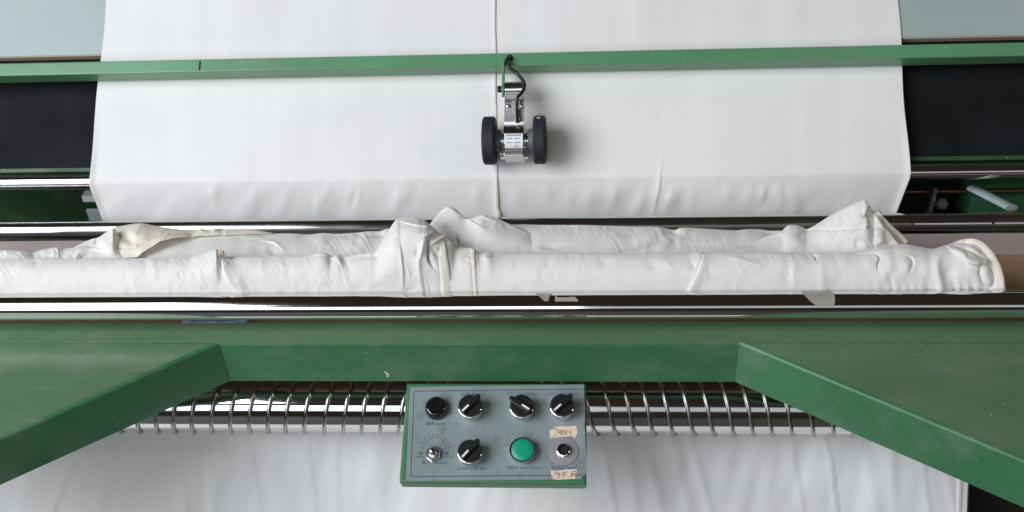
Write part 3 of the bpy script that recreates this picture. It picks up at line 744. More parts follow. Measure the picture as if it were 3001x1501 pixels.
f1 = [
 # left tuck
 ([(644, 735), (646, 753), (651, 774), (661, 799), (675, 823), (693, 844), (712, 861)], 22, [.007, .0075, .007, .0055, .003], 'R'),
 ([(668, 762), (680, 785), (697, 815), (713, 856)], 14, [0, .0012, .0012, .0004], 'r'),
 ([(560, 775), (600, 768), (628, 760)], 14, [0, -.0015, -.002], 'r'),
 ([(445, 765), (452, 800), (455, 830)], 12, [.0012, .001, 0], 'r'), ([(424, 765), (428, 805)], 9, [-.0012, 0], 'r'), ([(495, 762), (492, 790)], 9, [-.0014, 0], 'r'),
 ([(105, 765), (102, 800)], 12, [-.0010, 0], 'r'), ([(820, 765), (838, 770), (850, 790)], 10, [0, -.001, 0], 'r'),
 ([(842, 776), (903, 751), (938, 745), (956, 748), (972, 758)], 9, [0, .0018, .0024, .0022, .001], 'R'),
 ([(978, 752), (995, 770), (1012, 820), (1020, 850)], 9, [.001, .0013, .0008, .0002], 'R'),
 ([(1000, 752), (1020, 780), (1030, 830)], 9, [-.001, -.0016, 0], 'r'),
 ([(1045, 757), (1070, 752), (1104, 752), (1100, 775), (1070, 782)], 9, [-.0008, -.0018, -.0022, -.0018, 0], 'r'),
 ([(1108, 738), (1130, 738), (1140, 739)], 5, [0, -.0015, -.002], 'r'),
 # hump
 ([(1174, 650), (1205, 660), (1249, 671), (1272, 673)], 7, [.0012, .0024, .003, .002], 'R'),
 ([(1160, 672), (1200, 672), (1245, 668)], 12, [0, .0015, .002], 'r'),
 ([(1174, 727), (1177, 753), (1181, 788), (1183, 838)], 11, [.002, .0036, .0026, .0012], 'L'),
 ([(1186, 770), (1197, 800), (1199, 822)], 6, [.001, .0018, 0], 'R'),
 ([(1150, 720), (1165, 700), (1160, 670)], 18, [0, -.002, 0], 'r'),
 ([(1212, 718), (1228, 707), (1250, 697), (1262, 688), (1277, 677)], 8, [0, .002, .0045, .004, .002], 'R'),
 ([(1244, 697), (1240, 715), (1235, 741), (1228, 760), (1230, 800), (1237, 856)], 10, [.004, .007, .007, .005, .003, .001], 'r'),
 ([(1254, 699), (1253, 725), (1253, 757), (1259, 773), (1271, 788)], 8, [-.005, -.010, -.010, -.006, -.002], 'R'),
 ([(1224, 725), (1222, 745), (1226, 752)], 7, [-.001, -.005, -.003], 'r'),
 ([(1258, 719), (1276, 712), (1298, 703)], 7, [.002, .0055, .006], 'R'),
 ([(1298, 703), (1318, 716), (1335, 727)], 8, [.005, .005, .002], 'r'),
 ([(1272, 730), (1280, 745), (1278, 757)], 11, [-.004, -.005, -.002], 'r'),
 ([(1262, 757), (1286, 756)], 5, [.002, .003], 'r'),
 ([(1290, 728), (1287, 753), (1291, 800), (1293, 858)], 6, [-.003, -.0035, -.002, -.001], 'L'),
 ([(1240, 815), (1249, 856)], 4, [-.0005, -.0016], 'r'), ([(1254, 828), (1263, 856)], 4, [-.0005, -.0016], 'r'), ([(1215, 848), (1195, 853)], 5, [-.001, -.001], 'r'),
 ([(1362, 752), (1372, 745), (1379, 738)], 9, [-.002, -.0035, -.002], 'r'), ([(1365, 765), (1378, 768)], 6, [-.001, -.0015], 'r'),
 ([(1381, 735), (1384, 770), (1387, 820), (1390, 858)], 5, [-.003, -.0026, -.002, -.0012], 'r'),
 ([(1432, 753), (1450, 750), (1475, 748)], 5, [-.003, -.002, 0], 'R'), ([(1400, 746), (1425, 755), (1420, 775)], 14, [.001, .002, 0], 'r'),
 # right half
 ([(1590, 760), (1604, 770), (1620, 760)], 14, [0, -.0014, 0], 'r'), ([(1745, 757), (1770, 772), (1790, 755)], 15, [0, -.0016, 0], 'r'),
 ([(1890, 756), (1915, 780), (1960, 795)], 14, [0, -.0016, 0], 'r'), ([(1925, 754), (1960, 775), (1990, 800)], 10, [0, .0012, 0], 'r'),
 ([(2022, 760), (2034, 780), (2028, 800)], 12, [0, -.003, 0], 'r'),
 ([(2062, 742), (2058, 765), (2048, 795), (2030, 830), (2016, 860)], 20, [.0010, .0024, .0030, .0028, .0015], 'R'),
 ([(2110, 745), (2180, 762), (2260, 785)], 10, [.0005, .0016, 0], 'L'), ([(2160, 752), (2210, 755), (2260, 750)], 12, [0, -.0014, 0], 'r'),
 ([(2315, 755), (2308, 800), (2310, 850)], 14, [0, -.0022, 0], 'r'), ([(2330, 760), (2325, 800), (2330, 850)], 12, [0, .002, 0], 'r'),
 ([(2376, 744), (2386, 750), (2392, 762)], 6, [-.002, -.0045, -.001], 'R'),
 ([(2418, 752), (2408, 790), (2412, 858)], 14, [0, .0020, .0020], 'r'),
 ([(2452, 765), (2455, 785)], 12, [-.002, -.001], 'r'), ([(2445, 840), (2470, 800), (2485, 770)], 20, [0, -.0022, 0], 'r'),
 ([(2484, 742), (2522, 746), (2560, 744), (2576, 755), (2571, 772), (2573, 794)], 9, [-.001, -.004, -.005, -.007, -.006, -.001], 'R'),
 ([(2530, 760), (2550, 775), (2545, 800)], 16, [0, .003, 0], 'r'), ([(2600, 740), (2610, 770), (2598, 800), (2580, 830)], 15, [.001, .0035, .003, .001], 'r'),
 ([(2657, 749), (2675, 758), (2678, 777), (2668, 797)], 8, [-.001, -.0055, -.006, -.001], 'L'),
 ([(2640, 760), (2655, 785), (2640, 810)], 15, [.001, .0034, .001], 'r'),
 ([(2705, 745), (2715, 790), (2700, 830)], 16, [.001, .003, .001], 'r'),
 ([(2770, 735), (2748, 760), (2745, 790), (2756, 835), (2762, 858)], 14, [.002, .004, .004, .005, .003], 'r'),
 ([(2800, 770), (2785, 800), (2790, 830)], 22, [-.002, -.004, -.002], 'r'),
 ([(2783, 732), (2815, 750), (2834, 768), (2857, 776), (2884, 773)], 15, [.002, .006, .007, .007, .004], 'R'),
 ([(2795, 722), (2830, 728), (2862, 742), (2886, 760)], 5, [-.001, -.0035, -.0035, -.002], 'r'), ([(2815, 712), (2850, 718), (2880, 738)], 5, [0, -.002, -.002], 'r'),
 ([(2877, 777), (2874, 801), (2883, 831), (2901, 845), (2913, 836)], 6, [-.003, -.004, -.0035, -.003, -.003], 'r'),
 ([(2913, 838), (2916, 809), (2907, 785), (2893, 775)], 5, [-.0025, -.003, -.003, -.002], 'r'),
 ([(2892, 785), (2895, 820)], 14, [.0012, .001], 'r'),
]
r2 = random.Random(6)
for x, h, a in ((2562, 30, .003), (2590, 40, .002), (2617, 62, .004), (2640, 32, .0025), (2668, 40, .003), (2690, 28, .003), (2722, 46, .0045), (2738, 26, .0035), (2800, 38, .004), (2824, 28, .0035), (2853, 34, .0045), (2880, 20, .003)):
    f1.append(([(x-h*.35, cb_(x)-h*1.25), (x-h*.1, cb_(x)-h*.5), (x, cb_(x)+2)], r2.uniform(6, 12), [0, -a*.35, -a*.75], 'r'))
    f1.append(([(x-h*.35+17, cb_(x)-h*1.3), (x-h*.1+15, cb_(x)-h*.5), (x+14, cb_(x)+2)], r2.uniform(6, 12), [0, a*.3, a*.4], 'r'))
for k in range(34):
    x = r2.uniform(60, 2480); v0 = r2.uniform(765, 800); l = r2.uniform(15, 60); sl = r2.uniform(-14, 14); a = r2.uniform(.0003, .0009)*r2.choice((-1, 1))
    f1.append(([(x, v0), (x+sl*.3, v0+l*.5), (x+sl, v0+l)], r2.uniform(4, 11), [0, a, 0], 'r'))
f1 = [(p_, w_, [v*(.62 if 2400 < p_[0][0] < 2745 else 1) for v in (a_ if hasattr(a_, '__len__') else [a_, a_])], m_) for (p_, w_, a_, m_) in f1]
P1 = cloth_patch('front_fold', top1, bot1, 1.1965, 1.238, f1, nx=1500, ns=110, yexp=1.75, ytop=yt1, back=.02, nz=(.0006, 75), seed=21, crumple=.0006)
G1x, G1v = projs(P1[:, :110])
o = strip_on_grid('hem', P1[:, :110], G1x, G1v, [(1298, 706), (1300, 735), (1301, 770), (1307, 810), (1313, 858)], [.0022, .0045, .0070, .0080, .0085], .0008, HEM, pile, 60)
o = strip_on_grid('hem', P1[:, :110], G1x, G1v, [(1385, 733), (1388, 770), (1392, 815), (1396, 858)], [.0030, .0026, .0030, .0030], .0009, HEM, pile, 60)
o = strip_on_grid('hem', P1[:, :110], G1x, G1v, [(2053, 738), (2050, 762), (2038, 797), (2024, 829), (2013, 858)], [.0034, .0030, .0022, .0014, .0008], .0005, HEM, pile, 60)
o = strip_on_grid('hem', P1[:, :110], G1x, G1v, [(2810, 712), (2840, 711), (2868, 722), (2892, 748), (2912, 782), (2928, 822), (2938, 852)], [.003, .006, .008, .009, .009, .007, .003], .0007, HEM, pile, 80)
# frayed cream tuft at the top of the tuck
c = atY(651, 750, 1.230); bm = bmesh.new(); r3 = random.Random(2)
for k in range(16):
    a = Vector(c)+Vector((r3.uniform(-.004, .004), r3.uniform(-.002, .004), r3.uniform(-.004, .002))); b = a+Vector((r3.uniform(-.003, .004), r3.uniform(-.001, .003), r3.uniform(.004, .011)))
    tube(bm, [a, (a+b)/2+Vector((.001*r3.uniform(-1, 1), 0, 0)), b], [.0011, .0009, .0002], 5)
o = bm_obj('frayed_tuft', bm, CREAM_BOUNCE, None, True); under(o, pile)
# back sheet, left half
top2 = [(392, 752), (430, 700), (480, 694), (560, 690), (650, 688), (745, 686), (800, 686), (850, 686), (903, 689), (945, 685), (987, 687), (1040, 684), (1077, 680), (1112, 679), (1143, 672), (1180, 690)]
f2 = [([(770, 705), (805, 713), (826, 730)], 8, [.001, .003, .001], 'R'), ([(780, 725), (800, 735), (830, 738)], 12, [0, -.003, 0], 'r'), ([(960, 725), (985, 700), (1010, 692)], 9, [.001, .003, .001], 'L'),
      ([(1020, 745), (1060, 715), (1100, 690)], 16, [0, .003, .001], 'r'), ([(700, 700), (760, 698), (830, 693)], 6, [0, .0012, 0], 'R'), ([(1080, 690), (1120, 688)], 6, [-.002, -.002], 'r')]
cloth_patch('rear_fold', top2, [(392, 766), (1180, 760)], 1.247, 1.305, f2, nx=420, ns=60, yexp=1.0, nz=(.0016, 70), seed=31)
# peak behind the hump
top3 = [(1238, 705), (1255, 667), (1262, 655), (1286, 625), (1299, 614), (1312, 606.5), (1328, 610), (1341, 621), (1354, 634), (1366, 641), (1378, 642), (1391, 637), (1412, 630), (1435, 633), (1456, 641), (1491, 657), (1540, 680), (1589, 704), (1606, 716), (1618, 732)]
f3 = [([(1316, 610), (1345, 632), (1388, 658), (1428, 680), (1480, 705)], 20, [.003, .006, .006, .003, .0], 'r'), ([(1378, 646), (1402, 660), (1428, 672)], 8, [.0015, .0025, 0], 'L'),
      ([(1409, 635), (1432, 643), (1454, 650)], 5, [.0008, .0018, .0008], 'R'), ([(1491, 659), (1540, 682), (1588, 705)], 5, [.001, .0022, .002], 'r'), ([(1470, 738), (1530, 730), (1585, 728)], 14, [0, -.003, -.002], 'r'),
      ([(1338, 690), (1338, 712), (1339, 728)], 7, [-.001, -.006, -.004], 'R'), ([(1298, 660), (1316, 690), (1330, 725)], 13, [0, -.004, -.007], 'r'),
      ([(1300, 640), (1312, 655)], 3, [-.0006, -.0008], 'r'), ([(1320, 650), (1328, 668)], 3, [0, -.0008], 'r'), ([(1286, 627), (1302, 650), (1306, 668)], 9, [.001, .002, 0], 'r')]
cloth_patch('peaked_fold', top3, [(1238, 757), (1618, 752)], [(1238, 1.290), (1335, 1.276), (1400, 1.256), (1618, 1.256)], 1.297, f3, nx=420, ns=90, yexp=.9, nz=(.0008, 70), seed=41, crumple=.0011, ytop=[(1238, 1.300), (1618, 1.298)])
# back sheet, right half
top4 = [(1430, 690), (1470, 664), (1505, 660), (1600, 661), (1700, 661), (1770, 663), (1863, 666), (1910, 666), (1945, 670), (1977, 675), (1993, 670), (2014, 669), (2049, 671), (2096, 674), (2154, 677), (2189, 674), (2224, 674), (2259, 677), (2300, 678), (2360, 690), (2420, 700)]
f4 = [([(1720, 742), (1830, 728), (1900, 712), (1940, 696), (1976, 677)], 14, [0, -.003, -.004, -.0045, -.003], 'r'), ([(1840, 742), (1920, 726), (1990, 700), (2010, 676)], 14, [0, .002, .003, .001], 'r'),
      ([(2040, 738), (2120, 728), (2190, 708), (2270, 682)], 14, [0, -.004, -.006, -.003], 'r'), ([(2060, 718), (2130, 705), (2190, 684)], 12, [0, .002, .001], 'r'),
      ([(1580, 722), (1620, 725), (1680, 715)], 8, [0, -.003, 0], 'r'), ([(1800, 684), (1840, 684), (1880, 676)], 8, [0, -.0015, 0], 'r'), ([(2040, 684), (2000, 690)], 10, [0, -.0015], 'r')]
cloth_patch('rear_fold', top4, [(1430, 758), (2420, 752)], 1.258, 1.318, f4, nx=520, ns=60, yexp=1.0, nz=(.0016, 80), seed=51)
# right flap standing up
top5 = [(2070, 744), (2150, 727), (2220, 704), (2270, 687), (2293, 678), (2303, 668), (2315, 661), (2334, 662), (2352, 667), (2367, 672), (2391, 661), (2440, 630), (2494, 602), (2527, 589), (2537, 588), (2543, 597), (2552, 612), (2561, 622), (2571, 616), (2581, 621), (2595, 643), (2630, 676), (2652, 698), (2671, 719), (2684, 740)]
f5 = [([(2348, 673), (2420, 675), (2494, 673), (2560, 667), (2584, 672)], 6, [-.0015, -.003, -.003, -.004, -.003], 'R'),
      ([(2400, 690), (2480, 690), (2560, 688), (2590, 705)], 18, [0, .003, .004, .002], 'r'), ([(2510, 690), (2512, 720)], 8, [0, -.002], 'r'),
      ([(2553, 618), (2545, 628), (2534, 633), (2524, 625)], 7, [-.004, -.005, -.004, -.001], 'r'), ([(2540, 600), (2552, 618)], 7, [.002, .003], 'r'),
      ([(2565, 624), (2580, 660), (2611, 700), (2630, 724)], 9, [.002, .004, .005, .004], 'L'),
      ([(2550, 700), (2580, 720), (2600, 715)], 14, [0, -.004, -.003], 'r'), ([(2120, 737), (2200, 716), (2290, 685)], 8, [.001, .003, .003], 'L'),
      ([(2330, 700), (2350, 685), (2362, 675)], 9, [0, -.002, -.003], 'r'), ([(2300, 735), (2330, 715)], 18, [0, .002], 'r')]
P5 = cloth_patch('standing_fold', top5, [(2070, 756), (2684, 752)], 1.248, 1.300, f5, nx=520, ns=90, yexp=.95, nz=(.0013, 60), seed=61)
G5x, G5v = projs(P5[:, :90])
strip_on_grid('hem', P5[:, :90], G5x, G5v, [(2572, 621), (2582, 636), (2604, 664), (2630, 690), (2652, 716)], [.0015, .003, .0042, .0055, .006], .0003, HEM, pile, 50)
# left flap, bounced light painted in as cream, and the white fold before it
top6 = [(318, 690), (330, 671), (366, 662), (401, 657), (425, 658), (460, 665), (506, 671), (553, 675), (611, 675), (650, 675), (700, 675), (745, 676), (775, 682), (800, 688)]
bot6 = [(318, 760), (404, 755), (420, 744), (436, 735), (471, 714), (506, 704), (564, 694), (600, 695), (652, 694), (700, 690), (800, 689)]
f6 = [([(352, 730), (380, 730), (404, 727), (411, 714), (448, 697), (495, 682), (540, 676)], 7, [-.002, -.004, -.008, -.009, -.006, -.004, -.001], 'R'),
      ([(412, 738), (440, 720), (480, 703), (540, 690)], 9, [.004, .005, .004, .001], 'r'),
      ([(408, 668), (400, 690), (385, 712)], 9, [.001, .003, 0], 'R'), ([(350, 690), (375, 700), (392, 715)], 14, [-.002, -.005, -.003], 'r'),
      ([(480, 706), (492, 695)], 6, [.001, .002], 'r'), ([(614, 692), (634, 684), (652, 676)], 7, [.001, .004, .002], 'R'), ([(560, 692), (575, 684)], 6, [-.003, -.001], 'r'), ([(600, 686), (590, 680)], 8, [.001, .002], 'r')]
cloth_patch('turned_back_fold', top6, bot6, [(318, 1.256), (404, 1.250), (471, 1.268), (564, 1.292), (800, 1.300)], 1.312, f6, nx=380, ns=70, yexp=1.0, nz=(.0012, 50), seed=71, mat_=CREAM_BOUNCE, back=.03, lift=.002)
top7 = [(205, 735), (224, 722), (262, 704), (287, 697), (308, 683), (327, 671), (334, 674), (345, 690), (360, 709), (378, 729), (392, 742), (404, 753), (410, 758)]
f7 = [([(270, 720), (278, 708), (284, 700)], 8, [.001, -.003, -.002], 'L'), ([(335, 678), (352, 702), (378, 731), (400, 752)], 7, [.002, .003, .003, .002], 'r'), ([(310, 690), (305, 712), (320, 730)], 18, [.002, .004, .001], 'r'), ([(330, 718), (352, 725), (370, 740)], 10, [0, -.002, -.002], 'r')]
cloth_patch('white_fold', top7, [(205, 766), (410, 763)], 1.246, 1.290, f7, nx=220, ns=70, yexp=.9, nz=(.0012, 45), seed=81)
top8 = [(84, 765), (90, 750), (96, 742), (122, 734), (164, 726.5), (176, 728), (189, 730.5), (215, 727), (238, 724), (271, 726), (308, 730), (343, 743), (373, 758), (385, 765)]
f8 = [([(218, 766), (236, 742), (268, 732), (300, 737), (332, 751), (346, 764)], 5, [.002, .003, .004, .004, .003, .002], 'r'), ([(232, 764), (248, 752), (268, 748), (284, 752), (276, 764)], 7, [-.004, -.008, -.010, -.007, -.004], 'r'),
      ([(284, 727), (320, 738), (350, 754)], 4, [-.001, -.003, -.002], 'r'), ([(164, 728), (170, 740), (165, 760)], 10, [.002, .001, 0], 'R'), ([(110, 745), (150, 752), (200, 757)], 8, [0, -.0015, 0], 'r')]
cloth_patch('low_fold', top8, [(84, 769), (385, 767)], 1.2415, 1.272, f8, nx=320, ns=60, yexp=.9, nz=(.0008, 40), seed=91)
top9 = [(-160, 742), (0, 735), (52, 737), (70, 739), (87, 745), (110, 753), (130, 761), (138, 766)]
cloth_patch('low_fold', top9, [(-160, 770), (138, 768)], 1.241, 1.262, [], nx=160, ns=40, yexp=.9, nz=(.0008, 40), seed=95)
tag(pile, 'crumpled white cotton cloth heaped between the two winding rollers, with cream hems', 'cloth')

# ------------------------------------------------------------------ control box
zt = np.array(atD(1500, 1125, 1.64)); zb = np.array(atD(1500, 1411, 1.572))
up = np.array([0, zt[1]-zb[1], zt[2]-zb[2]]); up /= np.linalg.norm(up); nP = np.array([0, -up[2], up[1]])
p0 = np.array([0, zb[1], zb[2]])
def on_face(px, v, h=0.): return atP(px, v, p0+nP*h, nP)
org = on_face(1449, 1268)
MP = Matrix.Translation(Vector(org))@Matrix(((1, 0, 0, 0), (0, up[1], nP[1], 0), (0, up[2], nP[2], 0), (0, 0, 0, 1)))
boxo = empty('control_box', mat=MP); IMP = MP.inverted()
def F2(px, v, h=0.): q = IMP@Vector(on_face(px, v, h)); return (q.x, q.y)
tl = F2(1187.5, 1124); tr_ = F2(1713, 1122); bl_ = F2(1173.5, 1411); br_ = F2(1724, 1407)
x0 = (tl[0]+bl_[0])/2; x1 = (tr_[0]+br_[0])/2; y0 = (bl_[1]+br_[1])/2-.004; y1 = (tl[1]+tr_[1])/2
bm = bmesh.new(); box(bm, (x0, y0, -.024), (x1, y1, -.0004)); o = bm_obj('housing', bm, GREEN, boxo, bevel=.0035, seg=4)
def poly(name, pts, h, th, m_, parent, bevel=0):
    bm = bmesh.new(); prism(bm, pts, lambda a, b: (a, b, h), lambda a, b: (a, b, h+th)); return bm_obj(name, bm, m_, parent, bevel=bevel)
pp = [F2(1201.5, 1135), F2(1450, 1131), F2(1711, 1128), F2(1713.5, 1180), F2(1715, 1230), F2(1713, 1246), F2(1715.5, 1275), F2(1718, 1350), F2(1720, 1368), F2(1717, 1384), F2(1719, 1392), F2(1709, 1396), F2(1702, 1405), F2(1440, 1408.5), F2(1190, 1411)]
plate = poly('face_plate', pp, -.0002, .0011, PLATE, boxo)
HZ = .0010
def line(pts, w, m_=INK, parent=None, h=HZ, name='frame_line', closed=False):
    bm = bmesh.new(); n_ = len(pts); L_, R_ = [], []
    for i, p in enumerate(pts):
        a = Vector(pts[max(i-1, 0)]); b = Vector(pts[min(i+1, n_-1)]); t_ = (b-a).normalized(); nn = Vector((-t_.y, t_.x))*w/2
        L_.append(bm.verts.new((p[0]+nn.x, p[1]+nn.y, h))); R_.append(bm.verts.new((p[0]-nn.x, p[1]-nn.y, h)))
    for i in range(n_-1): bm.faces.new([L_[i], L_[i+1], R_[i+1], R_[i]])
    return bm_obj(name, bm, m_, parent or plate)
def arcpts(c, r, a0, a1, n=8): return [(c[0]+r*cos(a), c[1]+r*sin(a)) for a in np.linspace(a0, a1, n)]
a = F2(1710, 1141); b = F2(1214, 1147.5); c = F2(1204, 1397.5); d = F2(1714, 1393)
r_ = .0028
line([a, (b[0]+r_, b[1])]+arcpts((b[0]+r_, b[1]-r_), r_, pi/2, pi, 6)+[(c[0], c[1]+r_)]+arcpts((c[0]+r_, c[1]+r_), r_, pi, 1.5*pi, 6)+[(c[0]+r_, c[1]), d], .0011)
def text(body, px, v, size, parent=None, m_=INK, h=HZ+.0001, width=None, rot=0, name='printed_text', shear=0):
    cu = bpy.data.curves.new('text', 'FONT'); cu.body = body; cu.size = 1; cu.align_x = 'CENTER'; cu.align_y = 'CENTER'; cu.shear = shear; cu.resolution_u = 2
    o = bpy.data.objects.new('text', cu); C.objects.link(o); bpy.context.view_layer.update()
    dg = bpy.context.evaluated_depsgraph_get(); me = bpy.data.meshes.new_from_object(o.evaluated_get(dg)); bpy.data.objects.remove(o)
    me.name = name
    n_ = len(me.vertices); co = np.zeros(n_*3, np.float32); me.vertices.foreach_get('co', co); co = co.reshape(-1, 3)
    mn = co.min(0); mx = co.max(0); co -= (mn+mx)/2
    s_ = size/(mx[1]-mn[1]+1e-9); sx = s_ if width is None else width/(mx[0]-mn[0]+1e-9)
    co[:, 0] *= sx; co[:, 1] *= s_; co[:, 2] = 0
    cr_, sr_ = cos(rot), sin(rot); co[:, :2] = co[:, :2]@np.array([[cr_, sr_], [-sr_, cr_]])
    q = F2(px, v); co[:, 0] += q[0]; co[:, 1] += q[1]; co[:, 2] = h
    me.vertices.foreach_set('co', co.reshape(-1)); me.materials.clear(); me.update()
    return link(name, me, m_, parent or plate)
PW = (F2(1560, 1270)[0]-F2(1460, 1270)[0])/100; PH = (F2(1450, 1220)[1]-F2(1450, 1320)[1])/100
def T(body, px, v, w, hgt, **k): return text(body, px, v, hgt*PH, width=w*PW, rot=.008, **k)
T('调速 Speed', 1277, 1242.5, 58, 11.5)
T('张力 Tension', 1273, 1356, 72, 11)
T('正FWD/反转 ERV', 1382, 1373.5, 84, 11)
T('主机开 Host Open', 1532, 1371.5, 96, 11)
T('总电源 Power', 1653.5, 1371, 73, 11)
T('下灯 Light Below', 1530, 1156, 92, 11)
T('上灯 Light Above', 1648, 1155, 93, 11)
T('公制 Metric', 1385, 1156, 72, 10)
T('松', 1235.5, 1329.5, 10.5, 10.5); T('紧', 1311.5, 1329, 10.5, 10.5)
T('Soft roll', 1230, 1340, 24, 4.6); T('Hard roll', 1314.5, 1339.5, 26, 4.6)
for n_, x, y in (('1', 335, 830), ('2', 335, 778), ('3', 367, 730), ('4', 415, 693), ('5', 463, 685), ('6', 518, 687), ('7', 568, 697), ('8', 608, 728), ('9', 637, 775), ('10', 655, 828), ('1', 347, 425), ('10', 665, 425)):
    px, v = 1150+x/3.903, 1100+y/3.903
    T(n_, px, v, 2.0 if n_ == '1' else (7.6 if n_ == '10' else 4.0), 5.6)
cc = F2(1274, 1319.5); line([(cc[0]+PW*33.5*cos(t_), cc[1]+PH*37*sin(t_)) for t_ in np.linspace(radians(2), radians(178), 40)], .0006, name='dial_arc')
# controls
def at(name, px, v, h):                                  # matrix on the face for a control whose top (height h) shows at px, v
    x, y = F2(px, v, h); return Matrix.Translation((x, y, HZ))
def ctl(name, bm, m_, parent, **k): return bm_obj(name, bm, m_, parent, **k)
def selector(px, v, deg):
    h = .0215; M0 = at('', px, v, h)
    bm = bmesh.new(); lathe(bm, [(.0172, 0), (.0172, .0085), (.0168, .0092)], 56, mtx=M0)
    col = ctl('selector_switch', bm, CHROME, boxo, autos=40)
    bm = bmesh.new(); lathe(bm, [(.0166, .0088), (.0166, .0152), (.0171, .0156), (.0171, .0168), (.0166, .0172)], 56, mtx=M0); ctl('chrome_ring', bm, CHROME, col, autos=40)
    bm = bmesh.new(); lathe(bm, [(.0162, .0165), (.0164, .0205), (.0158, .0215)], 56, mtx=M0)
    R_ = M0@Matrix.Rotation(radians(deg), 4, 'Z')
    # raised finger grip, overhanging as a nose at one end
    g_ = [(-.0150, -.0046), (.0120, -.0052), (.0168, -.0042), (.0200, -.0028), (.0208, 0), (.0200, .0028), (.0168, .0042), (.0120, .0052), (-.0150, .0046), (-.0160, 0)]
    prism(bm, g_, lambda a, b: R_@Vector((a, b, .0200)), lambda a, b: R_@Vector((a*.985, b*.82, .0262)))
    cap_ = ctl('knob', bm, BLACKP, col, bevel=.0007)
    bm = bmesh.new(); w2 = .00135
    sh = arcpts((-.0130, 0), w2, pi/2, 1.5*pi, 7)+arcpts((-.0025, 0), w2, -pi/2, pi/2, 7)
    prism(bm, sh, lambda a, b: R_@Vector((a, b, .0258)), lambda a, b: R_@Vector((a, b, .0267))); ctl('pointer', bm, WHITEP, col)
    return col
for (px, v, dg_) in ((1376.8, 1188.5, 47), (1528, 1188.5, 146), (1646.5, 1187, 44), (1375.5, 1321.5, 50)):
    selector(px, v, dg_)
# speed knob
M0 = at('', 1276.8, 1191, .013)
bm = bmesh.new()
lathe(bm, [(.0165, 0), (.0171, .0012), (.0168, .004), (.0162, .0070), (.0154, .0105), (.0138, .0130), (.0115, .0140), (.0092, .0136), (.0050, .0130), (.0012, .0129)], 108, mod=lambda a, z: 1+(.012*cos(9*a) if .003 < z < .0132 else 0), mtx=M0)
ctl('speed_knob', bm, BAKELITE, boxo, autos=60)
# tension potentiometer: hex nut, slotted threaded stem
M0 = at('', 1270, 1330, .004)
bm = bmesh.new(); lathe(bm, [(.0118, 0), (.0120, .0006), (.0118, .0010)], 40, mtx=M0); nut = ctl('tension_spindle', bm, STEEL, boxo, autos=40)
bm = bmesh.new(); lathe(bm, [(.0108, .0011), (.0112, .0018), (.0112, .0052), (.0098, .0062)], 6, mtx=M0@Matrix.Rotation(.4, 4, 'Z')); ctl('hex_nut', bm, STEEL, nut, bevel=.0004)
bm = bmesh.new(); pr = []
for k in range(14): pr += [(.0058, .0062+k*.0006), (.0053, .0065+k*.0006)]
pr += [(.0050, .0150)]; lathe(bm, pr, 32, mtx=M0); lathe(bm, [(.0034, .0148), (.0034, .0190), (.0030, .0194)], 24, mtx=M0); ctl('threaded_stem', bm, CHROME_WORN, nut, autos=50)
bm = bmesh.new(); box(bm, (-.0029, -.0005, .0188), (.0029, .0005, .01955), M0@Matrix.Rotation(1.9, 4, 'Z')); ctl('screw_slot', bm, HOLE, nut)
# green push button
M0 = at('', 1530.5, 1318.5, .012)
bm = bmesh.new(); lathe(bm, [(.0184, 0), (.0186, .0020), (.0178, .0075), (.0182, .0085), (.0184, .0115), (.0178, .0128), (.0166, .0128), (.0163, .0110), (.0163, .0090)], 72, mtx=M0); pb = ctl('push_button', bm, CHROME, boxo, autos=50)
bm = bmesh.new(); lathe(bm, [(.0159, .0060), (.0159, .0112), (.0152, .0120), (.0080, .0124), (.0010, .0125)], 64, mtx=M0); ctl('green_cap', bm, GBTN, pb, autos=50)
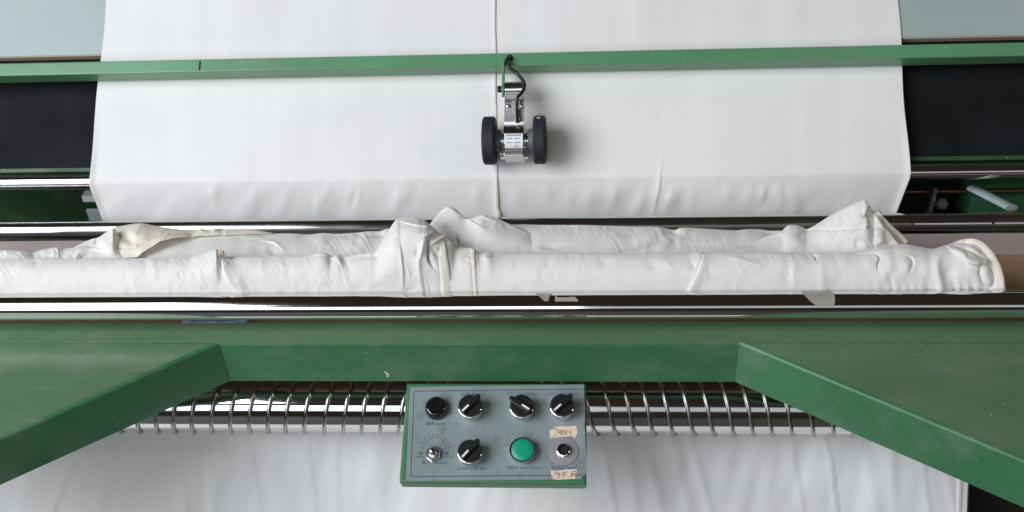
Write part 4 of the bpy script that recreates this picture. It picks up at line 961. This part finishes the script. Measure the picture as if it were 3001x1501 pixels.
# power switch: wide washer and empty threaded bush
M0 = at('', 1651, 1323, .001)
bm = bmesh.new(); lathe(bm, [(.0208, 0), (.0212, .0006), (.0208, .0013), (.0100, .0015)], 72, mtx=M0); pw = ctl('power_switch', bm, ZINC, boxo, autos=50)
bm = bmesh.new(); lathe(bm, [(.0094, .0014), (.0094, .0030), (.0085, .0034)] + sum([[(.0088, .0036+k*.0007), (.0083, .0039+k*.0007)] for k in range(7)], [])+[(.0084, .0092), (.0062, .0092), (.0060, .0030)], 48, mtx=M0, cap=False); ctl('threaded_bush', bm, CHROME, pw, autos=50)
bm = bmesh.new(); lathe(bm, [(.0061, .0030), (.0061, .0052), (.0050, .0060)], 32, mtx=M0); ctl('broken_lever', bm, HOLE, pw, autos=50)
# two pieces of masking tape with handwriting
on = poly('tape_label', [F2(1611, 1261.5), F2(1623.5, 1257), F2(1624, 1252), F2(1690, 1249.5), F2(1692.5, 1270), F2(1686, 1283.5), F2(1664, 1280), F2(1612, 1286.5)], HZ, .0004, PAPER, boxo); on['label'] = 'torn brown tape marked ON above the power switch'
off = poly('tape_label', [F2(1614, 1379.5), F2(1640, 1380.5), F2(1662, 1377), F2(1691.5, 1376), F2(1691, 1391), F2(1685, 1394), F2(1687, 1404), F2(1640, 1407), F2(1621, 1406.5), F2(1616, 1396)], HZ, .0004, PAPER, boxo); off['label'] = 'torn brown tape marked OFF below the power switch'
def stroke(pts, par, w=.00075, mirror=None): return line([F2(*p) for p in pts], w, PEN, par, HZ+.0006, 'handwriting')
stroke([(1650+8.5*cos(t_)-1, 1268.5+7*sin(t_)) for t_ in np.linspace(-2, 4.4, 24)], on)
stroke([(1660, 1276), (1661.5, 1260), (1668, 1268), (1672, 1273.5), (1671.5, 1258)], on)
stroke([(1629, 1391), (1634, 1386.5), (1640, 1388), (1641, 1394), (1637, 1400), (1631, 1401)], off)
stroke([(1651, 1403), (1653, 1386), (1664, 1383.5)], off); stroke([(1652, 1393.5), (1660, 1392)], off); stroke([(1665.5, 1397), (1667.2, 1397)], off)
stroke([(1674, 1399), (1676, 1384), (1688, 1382)], off); stroke([(1675, 1391.5), (1690, 1390)], off)
tag(boxo, 'green control box with grimy grey face plate, black knobs and green button, under the table', 'control box')
